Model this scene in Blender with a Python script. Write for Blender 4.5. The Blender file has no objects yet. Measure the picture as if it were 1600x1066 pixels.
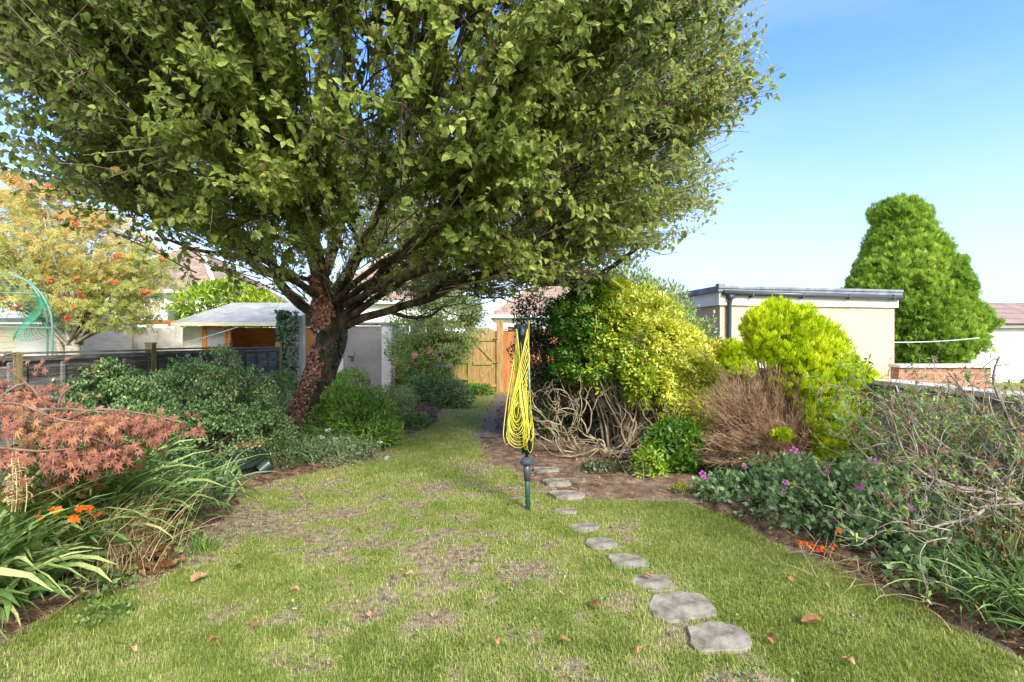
import bpy, math, random
import numpy as np
from mathutils import Vector
R = np.random.RandomState(7); random.seed(7)
sc = bpy.context.scene
col = sc.collection
CAMZ, F = 1.5, 800.0
EXPO = 1.72
def P(px, py, Y):                       # a point of the garden seen at photo pixel px,py, Y metres out
    return np.array([(px-800.)/F*Y, Y, CAMZ-(py-533.)/F*Y])
# ---------------------------------------------------------------- noise
def _h(i, j, k, s):
    n = (i*374761393 + j*668265263 + k*2147483647 + s*974634777) & 0xffffffff
    n = ((n ^ (n >> 13))*1274126177) & 0xffffffff
    n = (n ^ (n >> 16)) & 0xffffff
    return n/float(0xffffff)*2-1
def noise(p, s=0):
    p = np.asarray(p, float)
    if p.shape[-1] == 2: p = np.concatenate([p, np.zeros(p.shape[:-1]+(1,))], -1)
    f = np.floor(p).astype(np.int64); t = p-f; t = t*t*(3-2*t)
    r = 0
    for a in (0, 1):
        for b in (0, 1):
            for c in (0, 1):
                w = (t[..., 0] if a else 1-t[..., 0])*(t[..., 1] if b else 1-t[..., 1])*(t[..., 2] if c else 1-t[..., 2])
                r = r + w*_h(f[..., 0]+a, f[..., 1]+b, f[..., 2]+c, s)
    return r
def fbm(p, s=0, o=3):
    p = np.asarray(p, float)
    return sum(noise(p*2**i, s+i)*.5**i for i in range(o))
def nrm(v):
    v = np.asarray(v, float); return v/np.maximum(np.linalg.norm(v, axis=-1, keepdims=True), 1e-9)
def rv(n): return nrm(R.normal(size=(n, 3)))
UP = np.array([0, 0, 1.])
# ---------------------------------------------------------------- mesh collector
class Acc:
    def __init__(s): s.v = []; s.idx = []; s.cnt = []; s.r = []; s.m = []; s.n = 0
    def add(s, v, idx, cnt, rnd=None, mi=0):
        v = np.asarray(v, float).reshape(-1, 3); cnt = np.asarray(cnt, np.int64).ravel()
        s.v.append(v); s.idx.append(np.asarray(idx, np.int64).ravel()+s.n); s.cnt.append(cnt)
        rr = np.full(len(cnt), .5) if rnd is None else np.broadcast_to(np.asarray(rnd, float).ravel(), (len(cnt),)) if np.size(rnd) == 1 else np.asarray(rnd, float).ravel()
        s.r.append(rr); s.m.append(np.full(len(cnt), mi)); s.n += len(v); return s
    def box(s, c, size, rz=0, mi=0, rnd=.5, rx=0, ry=0, taper=1):
        x, y, z = [q/2. for q in size]
        v = np.array([[-x,-y,-z],[x,-y,-z],[x,y,-z],[-x,y,-z],[-x*taper,-y*taper,z],[x*taper,-y*taper,z],[x*taper,y*taper,z],[-x*taper,y*taper,z]])
        if rx: ca, sa = math.cos(rx), math.sin(rx); v = v@np.array([[1,0,0],[0,ca,sa],[0,-sa,ca]])
        if ry: ca, sa = math.cos(ry), math.sin(ry); v = v@np.array([[ca,0,-sa],[0,1,0],[sa,0,ca]])
        if rz: ca, sa = math.cos(rz), math.sin(rz); v = v@np.array([[ca,sa,0],[-sa,ca,0],[0,0,1]])
        f = [[0,3,2,1],[4,5,6,7],[0,1,5,4],[1,2,6,5],[2,3,7,6],[3,0,4,7]]
        return s.add(v+np.asarray(c, float), f, [4]*6, rnd, mi)
    def prism(s, poly, z0, z1, mi=0, rnd=.5):     # poly in xy
        n = len(poly); a = np.array([[p[0], p[1], z0] for p in poly]+[[p[0], p[1], z1] for p in poly])
        idx = list(range(n))[::-1]+[n+i for i in range(n)]; cnt = [n, n]
        for i in range(n): j = (i+1) % n; idx += [i, j, n+j, n+i]; cnt.append(4)
        return s.add(a, idx, cnt, rnd, mi)
    def tubes(s, Pt, Rd, sides=5, rnd=None, mi=0, cap=True):
        Pt = np.asarray(Pt, float); Rd = np.asarray(Rd, float)
        if Pt.ndim == 2: Pt = Pt[None]; Rd = Rd[None]
        N, K, _ = Pt.shape; Rd = np.broadcast_to(Rd, (N, K))
        T = np.gradient(Pt, axis=1); T = nrm(T)
        ref = np.where(np.abs(T[:, :1, 2:3]) > .9, np.array([1., 0, 0]), UP); ref = np.broadcast_to(ref, T.shape)
        A = nrm(np.cross(T, ref)); B = np.cross(T, A)
        an = np.arange(sides)*2*math.pi/sides
        ring = Pt[:, :, None]+Rd[:, :, None, None]*(A[:, :, None]*np.cos(an)[:, None]+B[:, :, None]*np.sin(an)[:, None])
        base = (np.arange(N)*K*sides)[:, None, None]+(np.arange(K-1)*sides)[None, :, None]
        i = np.arange(sides); j = (i+1) % sides
        q = np.stack([base+i, base+j, base+j+sides, base+i+sides], -1)
        q = q[..., ::-1]
        nf = N*(K-1)*sides
        if rnd is None: rr = np.repeat(R.rand(N), (K-1)*sides)
        elif np.size(rnd) == N: rr = np.repeat(np.asarray(rnd).ravel(), (K-1)*sides)
        else: rr = np.full(nf, float(rnd))
        s.add(ring, q, np.full(nf, 4), rr, mi)
        if cap:
            o = (np.arange(N)*K*sides)[:, None]
            n0 = s.n-N*K*sides
            c1 = (o+i[None])+n0; c2 = (o+(K-1)*sides+i[None, ::-1])+n0
            s.idx.append(np.concatenate([c1.ravel(), c2.ravel()])); s.cnt.append(np.full(2*N, sides))
            s.r.append(np.full(2*N, .5)); s.m.append(np.full(2*N, mi))
        return s
    def leaves(s, tm, pos, d, n, size, rnd=None, aspect=None, mi=0):
        V, FI, FC = tm; pos = np.asarray(pos, float); N = len(pos)
        if N == 0: return s
        y = nrm(d); x = nrm(np.cross(y, n)); z = np.cross(x, y)
        size = np.broadcast_to(size, (N,))[:, None, None]
        asp = np.ones(N) if aspect is None else np.broadcast_to(aspect, (N,))
        vv = pos[:, None]+size*(x[:, None]*(V[None, :, :1]*asp[:, None, None])+y[:, None]*V[None, :, 1:2]+z[:, None]*V[None, :, 2:3])
        idx = (np.arange(N)*len(V))[:, None]+np.asarray(FI)[None]
        if rnd is None: rnd = R.rand(N)
        return s.add(vv, idx, np.tile(FC, N), np.repeat(rnd, len(FC)), mi)
    def ribbons(s, Pt, W, n, rnd=None, mi=0, fold=.0):   # strap leaves: Pt (N,K,3) W (N,K), n side reference (N,3)
        Pt = np.asarray(Pt, float); N, K, _ = Pt.shape
        T = nrm(np.gradient(Pt, axis=1)); S = nrm(np.cross(T, n[:, None])); Z = np.cross(S, T)
        W = np.asarray(W)[..., None]/2
        v = np.stack([Pt-S*W+Z*W*fold, Pt, Pt+S*W+Z*W*fold], 2)
        b = (np.arange(N)*K*3)[:, None, None]+(np.arange(K-1)*3)[None, :, None]+np.array([0, 1])
        q = np.stack([b, b+1, b+4, b+3], -1)
        rr = R.rand(N) if rnd is None else np.asarray(rnd)
        return s.add(v, q, np.full(N*(K-1)*2, 4), np.repeat(rr, (K-1)*2), mi)
    def mesh(s, name, mats, origin=(0, 0, 0), smooth=False):
        me = bpy.data.meshes.new(name)
        v = np.concatenate(s.v)-np.asarray(origin, float); idx = np.concatenate(s.idx); cnt = np.concatenate(s.cnt)
        me.vertices.add(len(v)); me.vertices.foreach_set('co', v.astype(np.float32).ravel())
        me.loops.add(len(idx)); me.loops.foreach_set('vertex_index', idx.astype(np.int32))
        me.polygons.add(len(cnt)); st = np.concatenate([[0], np.cumsum(cnt)[:-1]])
        me.polygons.foreach_set('loop_start', st.astype(np.int32))
        me.update(calc_edges=True)
        me.polygons.foreach_set('material_index', np.concatenate(s.m).astype(np.int32))
        me.polygons.foreach_set('use_smooth', np.full(len(cnt), bool(smooth)))
        a = me.attributes.new('rnd', 'FLOAT', 'FACE'); a.data.foreach_set('value', np.concatenate(s.r).astype(np.float32))
        for m in (mats if isinstance(mats, (list, tuple)) else [mats]): me.materials.append(m)
        me.update(); return me
def root_loc(o):
    l = np.zeros(3)
    while o is not None: l += np.array(o.location); o = o.parent
    return l
def obj(name, acc, mats, parent=None, smooth=False, bevel=0, loc=None):
    if acc.n == 0: return None
    o0 = root_loc(parent) if parent else np.asarray(loc if loc is not None else (0, 0, 0), float)
    o = bpy.data.objects.new(name, acc.mesh(name, mats, o0, smooth)); col.objects.link(o)
    if parent: o.parent = parent
    elif loc is not None: o.location = loc
    if bevel:
        b = o.modifiers.new('Bevel', 'BEVEL'); b.width = bevel; b.segments = 2; b.limit_method = 'ANGLE'
    return o
def tag(o, label, cat, group=None, kind=None):
    o['label'] = label; o['category'] = cat
    if group: o['group'] = group
    if kind: o['kind'] = kind
    return o
def thing(name, label, cat, loc, group=None):
    o = bpy.data.objects.new(name, None); col.objects.link(o); o.location = [float(q) for q in loc]; o.empty_display_size = .1
    return tag(o, label, cat, group)
def struct(name, acc, mats, smooth=False):
    o = obj(name, acc, mats, smooth=smooth); o['kind'] = 'structure'; return o
# ---------------------------------------------------------------- materials
def hexc(h):
    if not isinstance(h, str): return tuple(h)+(1,) if len(h) == 3 else h
    c = [int(h[i:i+2], 16)/255. for i in (0, 2, 4)]
    return tuple((x/12.92 if x <= .04045 else ((x+.055)/1.055)**2.4) for x in c)+(1,)
def ramp(nt, cols, fac, pos=None):
    r = nt.nodes.new('ShaderNodeValToRGB'); e = r.color_ramp.elements
    n = len(cols)
    for i, c in enumerate(cols):
        p = pos[i] if pos else i/max(1, n-1)
        if i < 2: e[i].position = p; e[i].color = hexc(c)
        else: q = e.new(p); q.color = hexc(c)
    nt.links.new(fac, r.inputs[0]); return r
def newmat(name):
    m = bpy.data.materials.new(name); m.use_nodes = True; nt = m.node_tree
    return m, nt, nt.nodes['Principled BSDF'], nt.nodes['Material Output']
def leafmat(name, cols, trans=.35, rough=.5, spec=.35, back=None, nscale=6, pos=None, tint=1.25):
    m, nt, b, out = newmat(name); N = nt.nodes.new; L = nt.links.new
    at = N('ShaderNodeAttribute'); at.attribute_name = 'rnd'
    r = ramp(nt, cols, at.outputs['Fac'], pos)
    tc = N('ShaderNodeTexCoord'); no = N('ShaderNodeTexNoise'); no.inputs['Scale'].default_value = nscale*8; no.inputs['Detail'].default_value = 3
    L(tc.outputs['Object'], no.inputs['Vector'])
    hv = N('ShaderNodeHueSaturation'); mr = N('ShaderNodeMapRange'); mr.inputs[1].default_value = .3; mr.inputs[2].default_value = .7; mr.inputs[3].default_value = .75; mr.inputs[4].default_value = 1.25
    L(no.outputs['Fac'], mr.inputs[0]); L(mr.outputs[0], hv.inputs['Value']); L(r.outputs[0], hv.inputs['Color'])
    c = hv.outputs[0]
    if back:
        g = N('ShaderNodeNewGeometry'); mx = N('ShaderNodeMix'); mx.data_type = 'RGBA'
        mx.inputs[7].default_value = hexc(back); L(g.outputs['Backfacing'], mx.inputs[0]); L(c, mx.inputs[6]); c = mx.outputs[2]
    L(c, b.inputs['Base Color']); b.inputs['Roughness'].default_value = rough; b.inputs['Specular IOR Level'].default_value = spec
    t = N('ShaderNodeBsdfTranslucent'); h2 = N('ShaderNodeHueSaturation'); h2.inputs['Hue'].default_value = .49; h2.inputs['Saturation'].default_value = 1.1; h2.inputs['Value'].default_value = tint
    L(c, h2.inputs['Color']); L(h2.outputs[0], t.inputs['Color'])
    ms = N('ShaderNodeMixShader'); ms.inputs[0].default_value = trans
    L(b.outputs[0], ms.inputs[1]); L(t.outputs[0], ms.inputs[2]); L(ms.outputs[0], out.inputs[0])
    return m
def surf(name, cols, scale=4, stretch=(1, 1, 1), rough=.8, bump=.3, bscale=30, detail=6, spec=.3, metal=0, use_rnd=0, bdist=.01, vor=False, pos=None, lo=.3, hi=.7):
    m, nt, b, out = newmat(name); N = nt.nodes.new; L = nt.links.new
    tc = N('ShaderNodeTexCoord'); mp = N('ShaderNodeMapping'); mp.inputs['Scale'].default_value = stretch
    L(tc.outputs['Object'], mp.inputs[0])
    no = N('ShaderNodeTexNoise'); no.inputs['Scale'].default_value = scale; no.inputs['Detail'].default_value = detail; no.inputs['Roughness'].default_value = .65
    L(mp.outputs[0], no.inputs['Vector'])
    mr = N('ShaderNodeMapRange'); mr.inputs[1].default_value = lo; mr.inputs[2].default_value = hi
    L(no.outputs['Fac'], mr.inputs[0]); f = mr.outputs[0]
    if use_rnd:
        at = N('ShaderNodeAttribute'); at.attribute_name = 'rnd'
        a = N('ShaderNodeMath'); a.operation = 'MULTIPLY_ADD'; a.inputs[1].default_value = use_rnd; a.inputs[2].default_value = -use_rnd/2
        L(at.outputs['Fac'], a.inputs[0]); ad = N('ShaderNodeMath'); ad.use_clamp = True; L(a.outputs[0], ad.inputs[0]); L(f, ad.inputs[1]); f = ad.outputs[0]
    r = ramp(nt, cols, f, pos); L(r.outputs[0], b.inputs['Base Color'])
    b.inputs['Roughness'].default_value = rough; b.inputs['Specular IOR Level'].default_value = spec; b.inputs['Metallic'].default_value = metal
    if bump:
        if vor: bt = N('ShaderNodeTexVoronoi'); o_ = bt.outputs['Distance']
        else: bt = N('ShaderNodeTexNoise'); bt.inputs['Detail'].default_value = 5; o_ = bt.outputs['Fac']
        bt.inputs['Scale'].default_value = bscale; L(mp.outputs[0], bt.inputs['Vector'])
        bp = N('ShaderNodeBump'); bp.inputs['Strength'].default_value = bump; bp.inputs['Distance'].default_value = bdist
        L(o_, bp.inputs['Height']); L(bp.outputs[0], b.inputs['Normal'])
    return m
M = {}
M['apple'] = leafmat('apple_leaf', ['586a30', '7c8e44', '9cac58', 'b4c06c', 'c4ca84', 'ccb678'], .52, .45, .4, back='a8b27c', pos=[0, .25, .5, .72, .9, .985])
M['bark'] = surf('bark', ['1c1610', '3b3026', '5a4d3e', '70664f'], 7, (1, 1, .35), .95, .9, 22, bdist=.03)
M['twig'] = surf('twig_bark', ['33261d', '5e4c3e', '7d6e5e'], 9, rough=.85, bump=0, use_rnd=.6)
M['ivy_dead'] = leafmat('dead_ivy_leaf', ['42291d', '744a34', '98684c', 'b48c70'], .15, .5, .5)
M['ivy'] = leafmat('ivy_leaf', ['14260f', '1e3a18', '2f5026', '4a6a3a'], .15, .35, .6)
M['azalea'] = leafmat('evergreen_leaf', ['3a522a', '567440', '709054', '90a86e', 'aaba86', '94704c'], .35, .4, .5, pos=[0, .3, .6, .85, .95, 1])
M['maple'] = leafmat('maple_leaf', ['5c3a30', '76493a', '8a5844', '9a684e', '9c7844', '746c34'], .35, .5, .4, pos=[0, .25, .55, .8, .93, 1])
M['strap'] = leafmat('strap_leaf', ['3c5628', '5a7a3c', '7a9852', '9aae68', 'b4b47a'], .35, .4, .45, pos=[0, .3, .6, .9, 1])
M['dry'] = leafmat('dry_stalk', ['6a5234', '8f7850', 'b5a078', 'cbbd98'], .2, .8, .1)
M['bright'] = leafmat('bright_green_leaf', ['3a5a1c', '547a28', '709636', '94ae4c'], .4, .45, .4)
M['dark'] = leafmat('dark_green_leaf', ['1e2c16', '2e4420', '40582c', '58703c'], .25, .3, .6)
M['yellow'] = leafmat('golden_leaf', ['51741a', '8a9a20', 'b0a828', 'c6b238', 'cfc050'], .35, .4, .5, pos=[0, .25, .5, .8, 1])
M['yelgreen'] = leafmat('yellowgreen_leaf', ['2f5413', '4d7a1c', '6f9426', '9aa82e'], .35, .4, .5)
M['pale'] = leafmat('pale_green_leaf', ['4c6432', '6e8646', '90a25e', 'aab478'], .4, .5, .3)
M['rowan'] = leafmat('rowan_leaf', ['94a45a', 'acb66c', 'c4bc76', 'ccb070', 'c4946a'], .55, .6, .3, pos=[0, .35, .65, .88, 1])
M['conifer'] = leafmat('conifer_spray', ['55722a', '729438', '8caa44', 'a4b854'], .35, .7, .2)
M['thuja'] = leafmat('golden_conifer_spray', ['6c8a10', '98b014', 'b8c81c', 'ccd438'], .4, .7, .2)
M['deadtwig'] = surf('dead_twig', ['5a4434', '84684f', 'a88a6e'], 9, rough=.95, bump=0, use_rnd=.8)
M['greytwig'] = surf('grey_branch', ['5c544a', '857c70', 'a39a8c'], 14, rough=.8, bump=.2, use_rnd=.6)
M['tanbranch'] = surf('tan_branch', ['54483a', '86785e', 'a89a80'], 10, rough=.85, bump=.2, use_rnd=.6)
M['geranium'] = leafmat('geranium_leaf', ['405636', '5c764c', '7a9464', '98aa7a'], .4, .6, .25)
M['bronze'] = leafmat('bronze_leaf', ['4a2c1c', '6b4430', '7c6a3a', '5a7034'], .3, .5, .4)
M['grass'] = leafmat('grass_blade', ['66782e', '808f46', '98a05c', 'aaa86e', 'b8aa82', 'c2b492'], .4, .6, .2, pos=[0, .25, .5, .7, .86, 1])
M['weed'] = leafmat('weed_leaf', ['3c5428', '567238', '728c4a', '90a464'], .3, .5, .3)
def flat(name, c, rough=.5, spec=.4, metal=0):
    m, nt, b, out = newmat(name); b.inputs['Base Color'].default_value = hexc(c); b.inputs['Roughness'].default_value = rough
    b.inputs['Specular IOR Level'].default_value = spec; b.inputs['Metallic'].default_value = metal; return m
M['pink'] = leafmat('pink_petal', ['a83a9c', 'c45cb8', 'd880cc'], .3, .6, .2)
M['rose'] = leafmat('rose_petal', ['c87880', 'd89a98', 'e0b4ac'], .3, .6, .2)
M['white'] = leafmat('white_petal', ['c8ccc0', 'dedfd8', 'eeeeea'], .3, .6, .2)
M['orange'] = leafmat('orange_petal', ['c83c0c', 'dc5a10', 'e6781a'], .3, .5, .3)
M['berry'] = surf('berry', ['b04a28', 'cc6438'], 20, rough=.4, bump=0)
M['leafbrown'] = leafmat('fallen_leaf', ['5c4028', '866040', 'a07c58', 'b09474'], .2, .7, .2)
# ---------------------------------------------------------------- leaf shapes (x width, y length 0..1, z lift)
def T(v, f): return np.array(v, float), [i for q in f for i in q], [len(q) for q in f]
def lanceolate(w=.5, fold=.12, curl=.18):
    ys = [0, .3, .68, 1]; ws = [0, w*.5, w*.42, 0]; v = []; 
    for y in ys: v.append([0, y, -curl*y*y])
    for y, q in list(zip(ys, ws))[1:3]: v += [[-q, y, -curl*y*y+fold*q*2], [q, y, -curl*y*y+fold*q*2]]
    return T(v, [[0, 1, 4], [0, 5, 1], [1, 2, 6, 4], [1, 5, 7, 2], [2, 3, 6], [2, 7, 3]])
L_APPLE = lanceolate(.66, .22, .28); L_OVAL = lanceolate(.5, .15, .15); L_NARROW = lanceolate(.26, .1, .2)
L_QUAD = T([[0, 0, 0], [.28, .5, .05], [0, 1, -.08], [-.28, .5, .05]], [[0, 1, 2], [0, 2, 3]])
def lobed(n, depth, w0=0., base=.12, droop=.25, spread=2.5):
    v = [[0, base*.8, 0]]
    for i in range(2*n-1):
        a = -spread+2*spread*i/(2*n-2); tipf = (i % 2 == 0)
        L = (1-.38*(abs(a)/spread)**1.5) if tipf else depth
        r = L*(1-base); x = math.sin(a)*r; y = base+math.cos(a)*r
        v.append([x*.62, y, -droop*(x*x+y*y)*.6+(0 if tipf else .04)])
    f = [[0, i+1, i] for i in range(1, 2*n-1)]
    return T(v, f)
L_MAPLE = lobed(7, .38, spread=2.35); L_GERAN = lobed(5, .62, base=.3, spread=2.7); L_IVY = lobed(5, .62, base=.2, spread=2.0, droop=.1)
def fan(n, spread, w, lo=.6):
    v = []; f = []
    for i in range(n):
        a = -spread+2*spread*i/(n-1) if n > 1 else 0; L = 1-(1-lo)*abs(a)/spread; b = .25*abs(math.sin(i*2.3))
        dx, dy = math.sin(a), math.cos(a); k = len(v); z = .1*math.sin(i*1.7)
        v += [[dx*b, dy*b, 0], [dx*L*.6+dy*w, dy*L*.6-dx*w, z*.6], [dx*L, dy*L, z-.08], [dx*L*.6-dy*w, dy*L*.6+dx*w, z*.6]]
        f.append([k, k+1, k+2, k+3])
    return T(v, f)
L_SPRAY = fan(5, .75, .09); L_TRI = fan(3, 1.1, .17, .85); L_FLOWER = fan(5, 2.6, .3, 1.); L_PINNATE = fan(6, 1.3, .1, .7)
L_STAR = fan(7, 2.9, .14, .9)
# ---------------------------------------------------------------- plant helpers
def bez(a, b, c, K=6, wob=0.):
    a, b, c = [np.atleast_2d(q) for q in (a, b, c)]; t = np.linspace(0, 1, K)[None, :, None]
    p = (1-t)**2*a[:, None]+2*t*(1-t)*b[:, None]+t*t*c[:, None]
    if wob: p = p+noise(p*3.1, 5)[..., None]*0+np.stack([noise(p*2.7, 11), noise(p*2.7, 12), noise(p*2.7, 13)], -1)*wob*np.sin(t*math.pi/1.2)
    return p
def taper(r0, r1, K, N=1, pw=1.): 
    t = np.linspace(0, 1, K)**pw; r0 = np.broadcast_to(r0, (N,))[:, None]; r1 = np.broadcast_to(r1, (N,))[:, None]
    return r0*(1-t)+r1*t
def chain(pts, r0, r1, sub=4):                # smooth polyline through points
    pts = np.array(pts, float); n = len(pts); out = []
    for i in range(n-1):
        p0, p1, p2, p3 = pts[max(i-1, 0)], pts[i], pts[i+1], pts[min(i+2, n-1)]
        for k in range(sub):
            t = k/sub; out.append(.5*((2*p1)+(-p0+p2)*t+(2*p0-5*p1+4*p2-p3)*t*t+(-p0+3*p1-3*p2+p3)*t**3))
    out.append(pts[-1]); out = np.array(out); return out, np.linspace(0, 1, len(out))*(r1-r0)+r0
def blob_pts(blobs, n, shell=(.72, 1.02), lump=.16, lf=1.6, gap=.0, zmin=.02, seed=0):
    B = np.array(blobs, float); a = (B[:, 3]*B[:, 4]+B[:, 3]*B[:, 5]+B[:, 4]*B[:, 5]); a /= a.sum()
    out = []; on = []; tot = 0
    while tot < n:
        k = R.choice(len(B), n, p=a); d = rv(n); fr = shell[0]+(shell[1]-shell[0])*R.rand(n)**.6
        rad = B[k, 3:6]; p0 = B[k, :3]+d*rad
        lu = 1+lump*fbm(p0*lf/np.mean(rad), seed, 3)*1.4
        p = B[k, :3]+d*rad*(fr*lu)[:, None]
        ok = p[:, 2] > zmin
        for q in range(len(B)):
            e = np.linalg.norm((p-B[q, :3])/B[q, 3:6], axis=1); ok &= (e > shell[0]*.93) | (q == k)
        if gap: ok &= fbm(p*lf*2.2/np.mean(rad), seed+9, 2) > -gap
        out.append(p[ok]); on.append(nrm(d/rad)[ok]); tot += ok.sum()
        if len(out) > 40: break
    return np.concatenate(out)[:n], np.concatenate(on)[:n]
def foliage(acc, tm, blobs, n, size, shell=(.7, 1.02), up=.35, outw=.6, rand=.7, nup=.6, hue=0., lump=.16, gap=.35, lf=1.6, seed=0, mi=0, asp=None, zmin=.02, bias=None, droop=0):
    p, o = blob_pts(blobs, n, shell, lump, lf, gap, seed=seed, zmin=zmin); n = len(p)
    d = nrm(o*outw+UP*(up-droop)+rv(n)*rand); nn = nrm(UP*nup+o*.5+rv(n)*.45)
    sz = size*(.65+.7*R.rand(n)); rnd = np.clip(R.rand(n)*.75+.125+.3*fbm(p*2.2/size*.05, seed+3, 2)+hue, 0, 1)
    if bias is not None: rnd = np.clip(rnd+bias(p), 0, 1)
    acc.leaves(tm, p, d, nn, sz, rnd, asp, mi); return p
def stems(acc, base, pts, r0, r1, K=6, wob=.08, sides=5, spread=.12, lean=.5):
    N = len(pts); b = np.asarray(base)+R.normal(size=(N, 3))*[spread, spread, 0]; b[:, 2] = np.asarray(base)[2]
    mid = b*(1-lean)+pts*lean; mid[:, 2] = b[:, 2]+(pts[:, 2]-b[:, 2])*.65
    pl = bez(b, mid, pts, K, wob); acc.tubes(pl, taper(r0*(.6+.6*R.rand(N)), r1, K, N), sides); return pl
def shrub(name, label, cat, base, blobs, tm, mat, n, size, stem_n=30, stem_r=(.012, .004), stem_mat='twig', group=None, flowers=None, **kw):
    t = thing(name, label, cat, base, group)
    a = Acc(); foliage(a, tm, blobs, n, size, **kw); obj('foliage', a, M[mat] if isinstance(mat, str) else mat, t)
    if stem_n:
        s = Acc(); p, _ = blob_pts(blobs, stem_n, (.5, .98), .1, zmin=.05); stems(s, base, p, stem_r[0], stem_r[1]); obj('stems', s, M[stem_mat], t, smooth=True)
    if flowers:
        tmf, mf, nf, sf, zlo = flowers; p, o = blob_pts(blobs, nf*3, (1.0, 1.1), .16, seed=kw.get('seed', 0)); ok = (p[:, 2] > zlo) & (p[:, 1] < np.array(blobs)[:, 1].mean()+.5); p, o = p[ok][:nf], o[ok][:nf]
        
        for k in range(len(p)):
            a = Acc(); a.leaves(tmf, p[k:k+1]+(0 if tmf is L_FLOWER else rv(1)*.01), nrm(o[k:k+1]+rv(1)*.5), nrm(-np.array([0, 1., 0])+UP*.4+rv(1)*.4), [sf*(.7+.6*R.rand())]); obj('flower', a, M[mf], t)
    return t
def straps(acc, base, n, length, width, dirs=None, spread=.12, lean=(.3, 1.1), K=8, droop=1.1, mi=0, hue=0, rise=1.):
    """arching strap leaves rising from base and falling over"""
    b = np.asarray(base)+np.c_[R.normal(size=(n, 2))*spread, np.zeros(n)]
    az = R.rand(n)*2*math.pi if dirs is None else dirs[0]+R.normal(size=n)*dirs[1]
    L = length*(.6+.6*R.rand(n)); th = lean[0]+(lean[1]-lean[0])*R.rand(n)          # angle from vertical at base
    t = np.linspace(0, 1, K); ang = th[:, None]+droop*(.6+.8*R.rand(n))[:, None]*t**1.5*1.3
    ang = np.minimum(ang, 2.7)
    ds = L[:, None]/(K-1)
    h = np.concatenate([np.zeros((n, 1)), np.cumsum(np.sin(ang[:, :-1])*ds, 1)], 1); z = np.concatenate([np.zeros((n, 1)), np.cumsum(np.cos(ang[:, :-1])*ds, 1)], 1)*rise
    side = R.normal(size=n)[:, None]*.12*L[:, None]*t**2
    x = b[:, :1]+h*np.cos(az)[:, None]-side*np.sin(az)[:, None]; y = b[:, 1:2]+h*np.sin(az)[:, None]+side*np.cos(az)[:, None]; zz = np.maximum(b[:, 2:3]+z, .012+.02*R.rand(n)[:, None])
    Pt = np.stack([x, y, zz], -1); prof = np.array([.55]+[1-.0*q for q in t[1:-1]]+[.05]); prof = np.minimum(prof, (1.02-t)**.6*1.3)
    nr = np.stack([-np.cos(az)*.7, -np.sin(az)*.7, np.full(n, .7)], -1)+rv(n)*.5
    acc.ribbons(Pt, width*(.7+.6*R.rand(n))[:, None]*prof[None], nr, np.clip(R.rand(n)+hue, 0, 1), mi, fold=.35)
    return Pt

# ================================================================ GROUND
LE = np.array([(-3.4,.4),(-2.55,2.5),(-2.3,3.46),(-2.45,4.3),(-2.65,5.06),(-2.45,5.7),(-1.75,6.4),(-1.65,7.6),(-1.35,9),(-1.5,11),(-1.3,15)])
RE = np.array([(2.35,.4),(2.3,3.0),(1.98,3.8),(1.72,4.6),(1.5,4.8),(.7,4.86),(.25,5.3),(-.05,5.9),(-.42,6.6),(-.5,8),(-.5,11),(-.1,15)])
def edge(E, y): return np.interp(y, E[:, 1], E[:, 0])
def inlawn(x, y):
    p = np.stack([x, y], -1); w = .1*fbm(p*3.5, 40, 3)
    return np.minimum(x-edge(LE, y)-w, edge(RE, y)-x-w)          # >0 inside
def gss(x, y, cx, cy, sx, sy): return np.exp(-(((x-cx)/sx)**2+((y-cy)/sy)**2))
def lush(x, y):
    p = np.stack([x, y], -1)
    f = .63+.34*fbm(p*2.1, 50, 4)+.40*fbm(p*8, 60, 3)
    f += .45*gss(x, y, 1.6, 3.2, .75, 1.6)+.3*gss(x, y, -1.9, 2.5, .7, .7)+.25*gss(x, y, .3, 4.2, .5, .6)+.3*gss(x, y, -.9, 9.5, .6, 3.5)+.25*gss(x, y, -1.2, 6.2, .5, .5)+.3*gss(x, y, .8, 4.6, .5, .3)
    f += .06; f -= .6*gss(x, y, -2.15, 4.3, .38, 1.0)+.30*gss(x, y, -.45, 5.4, .5, 1.1)+.2*gss(x, y, -.9, 3.7, .9, .8)+.45*gss(x, y, 1.15, 2.45, .22, .12)+.5*gss(x, y, 1.05, 2.2, .3, .13)+.25*gss(x, y, .1, 3.2, .5, .6)
    f += np.clip(.4-inlawn(x, y), 0, .4)*-.5*(x < 0)
    return np.clip(f, 0, 1)
def height(x, y): return .018*fbm(np.stack([x, y], -1)*1.3, 70, 2)+.008*fbm(np.stack([x, y], -1)*7, 71, 2)
xs = np.concatenate([-np.geomspace(900, 6.2, 16), np.linspace(-6, 6, 330), np.geomspace(6.2, 900, 16)])
ys = np.concatenate([-np.geomspace(900, 1.2, 14), np.linspace(-1, 1.6, 12)[:-1], np.linspace(1.6, 9, 250), np.linspace(9.1, 16, 90), np.geomspace(16.5, 1200, 14)])
X, Y = np.meshgrid(xs, ys); near = (np.abs(X) < 6.1)*(Y > -1.1)*(Y < 16.2)
Z = np.where(near, height(X, Y), 0)
ny, nx = X.shape; ii = np.arange(ny*nx).reshape(ny, nx)
q = np.stack([ii[:-1, :-1], ii[:-1, 1:], ii[1:, 1:], ii[1:, :-1]], -1)
ga = Acc().add(np.stack([X, Y, Z], -1), q, np.full((ny-1)*(nx-1), 4))
gm, nt, b, out = newmat('lawn_ground'); N_ = nt.nodes.new; L_ = nt.links.new
at = N_('ShaderNodeAttribute'); at.attribute_name = 'lush'; tc = N_('ShaderNodeTexCoord')
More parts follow.
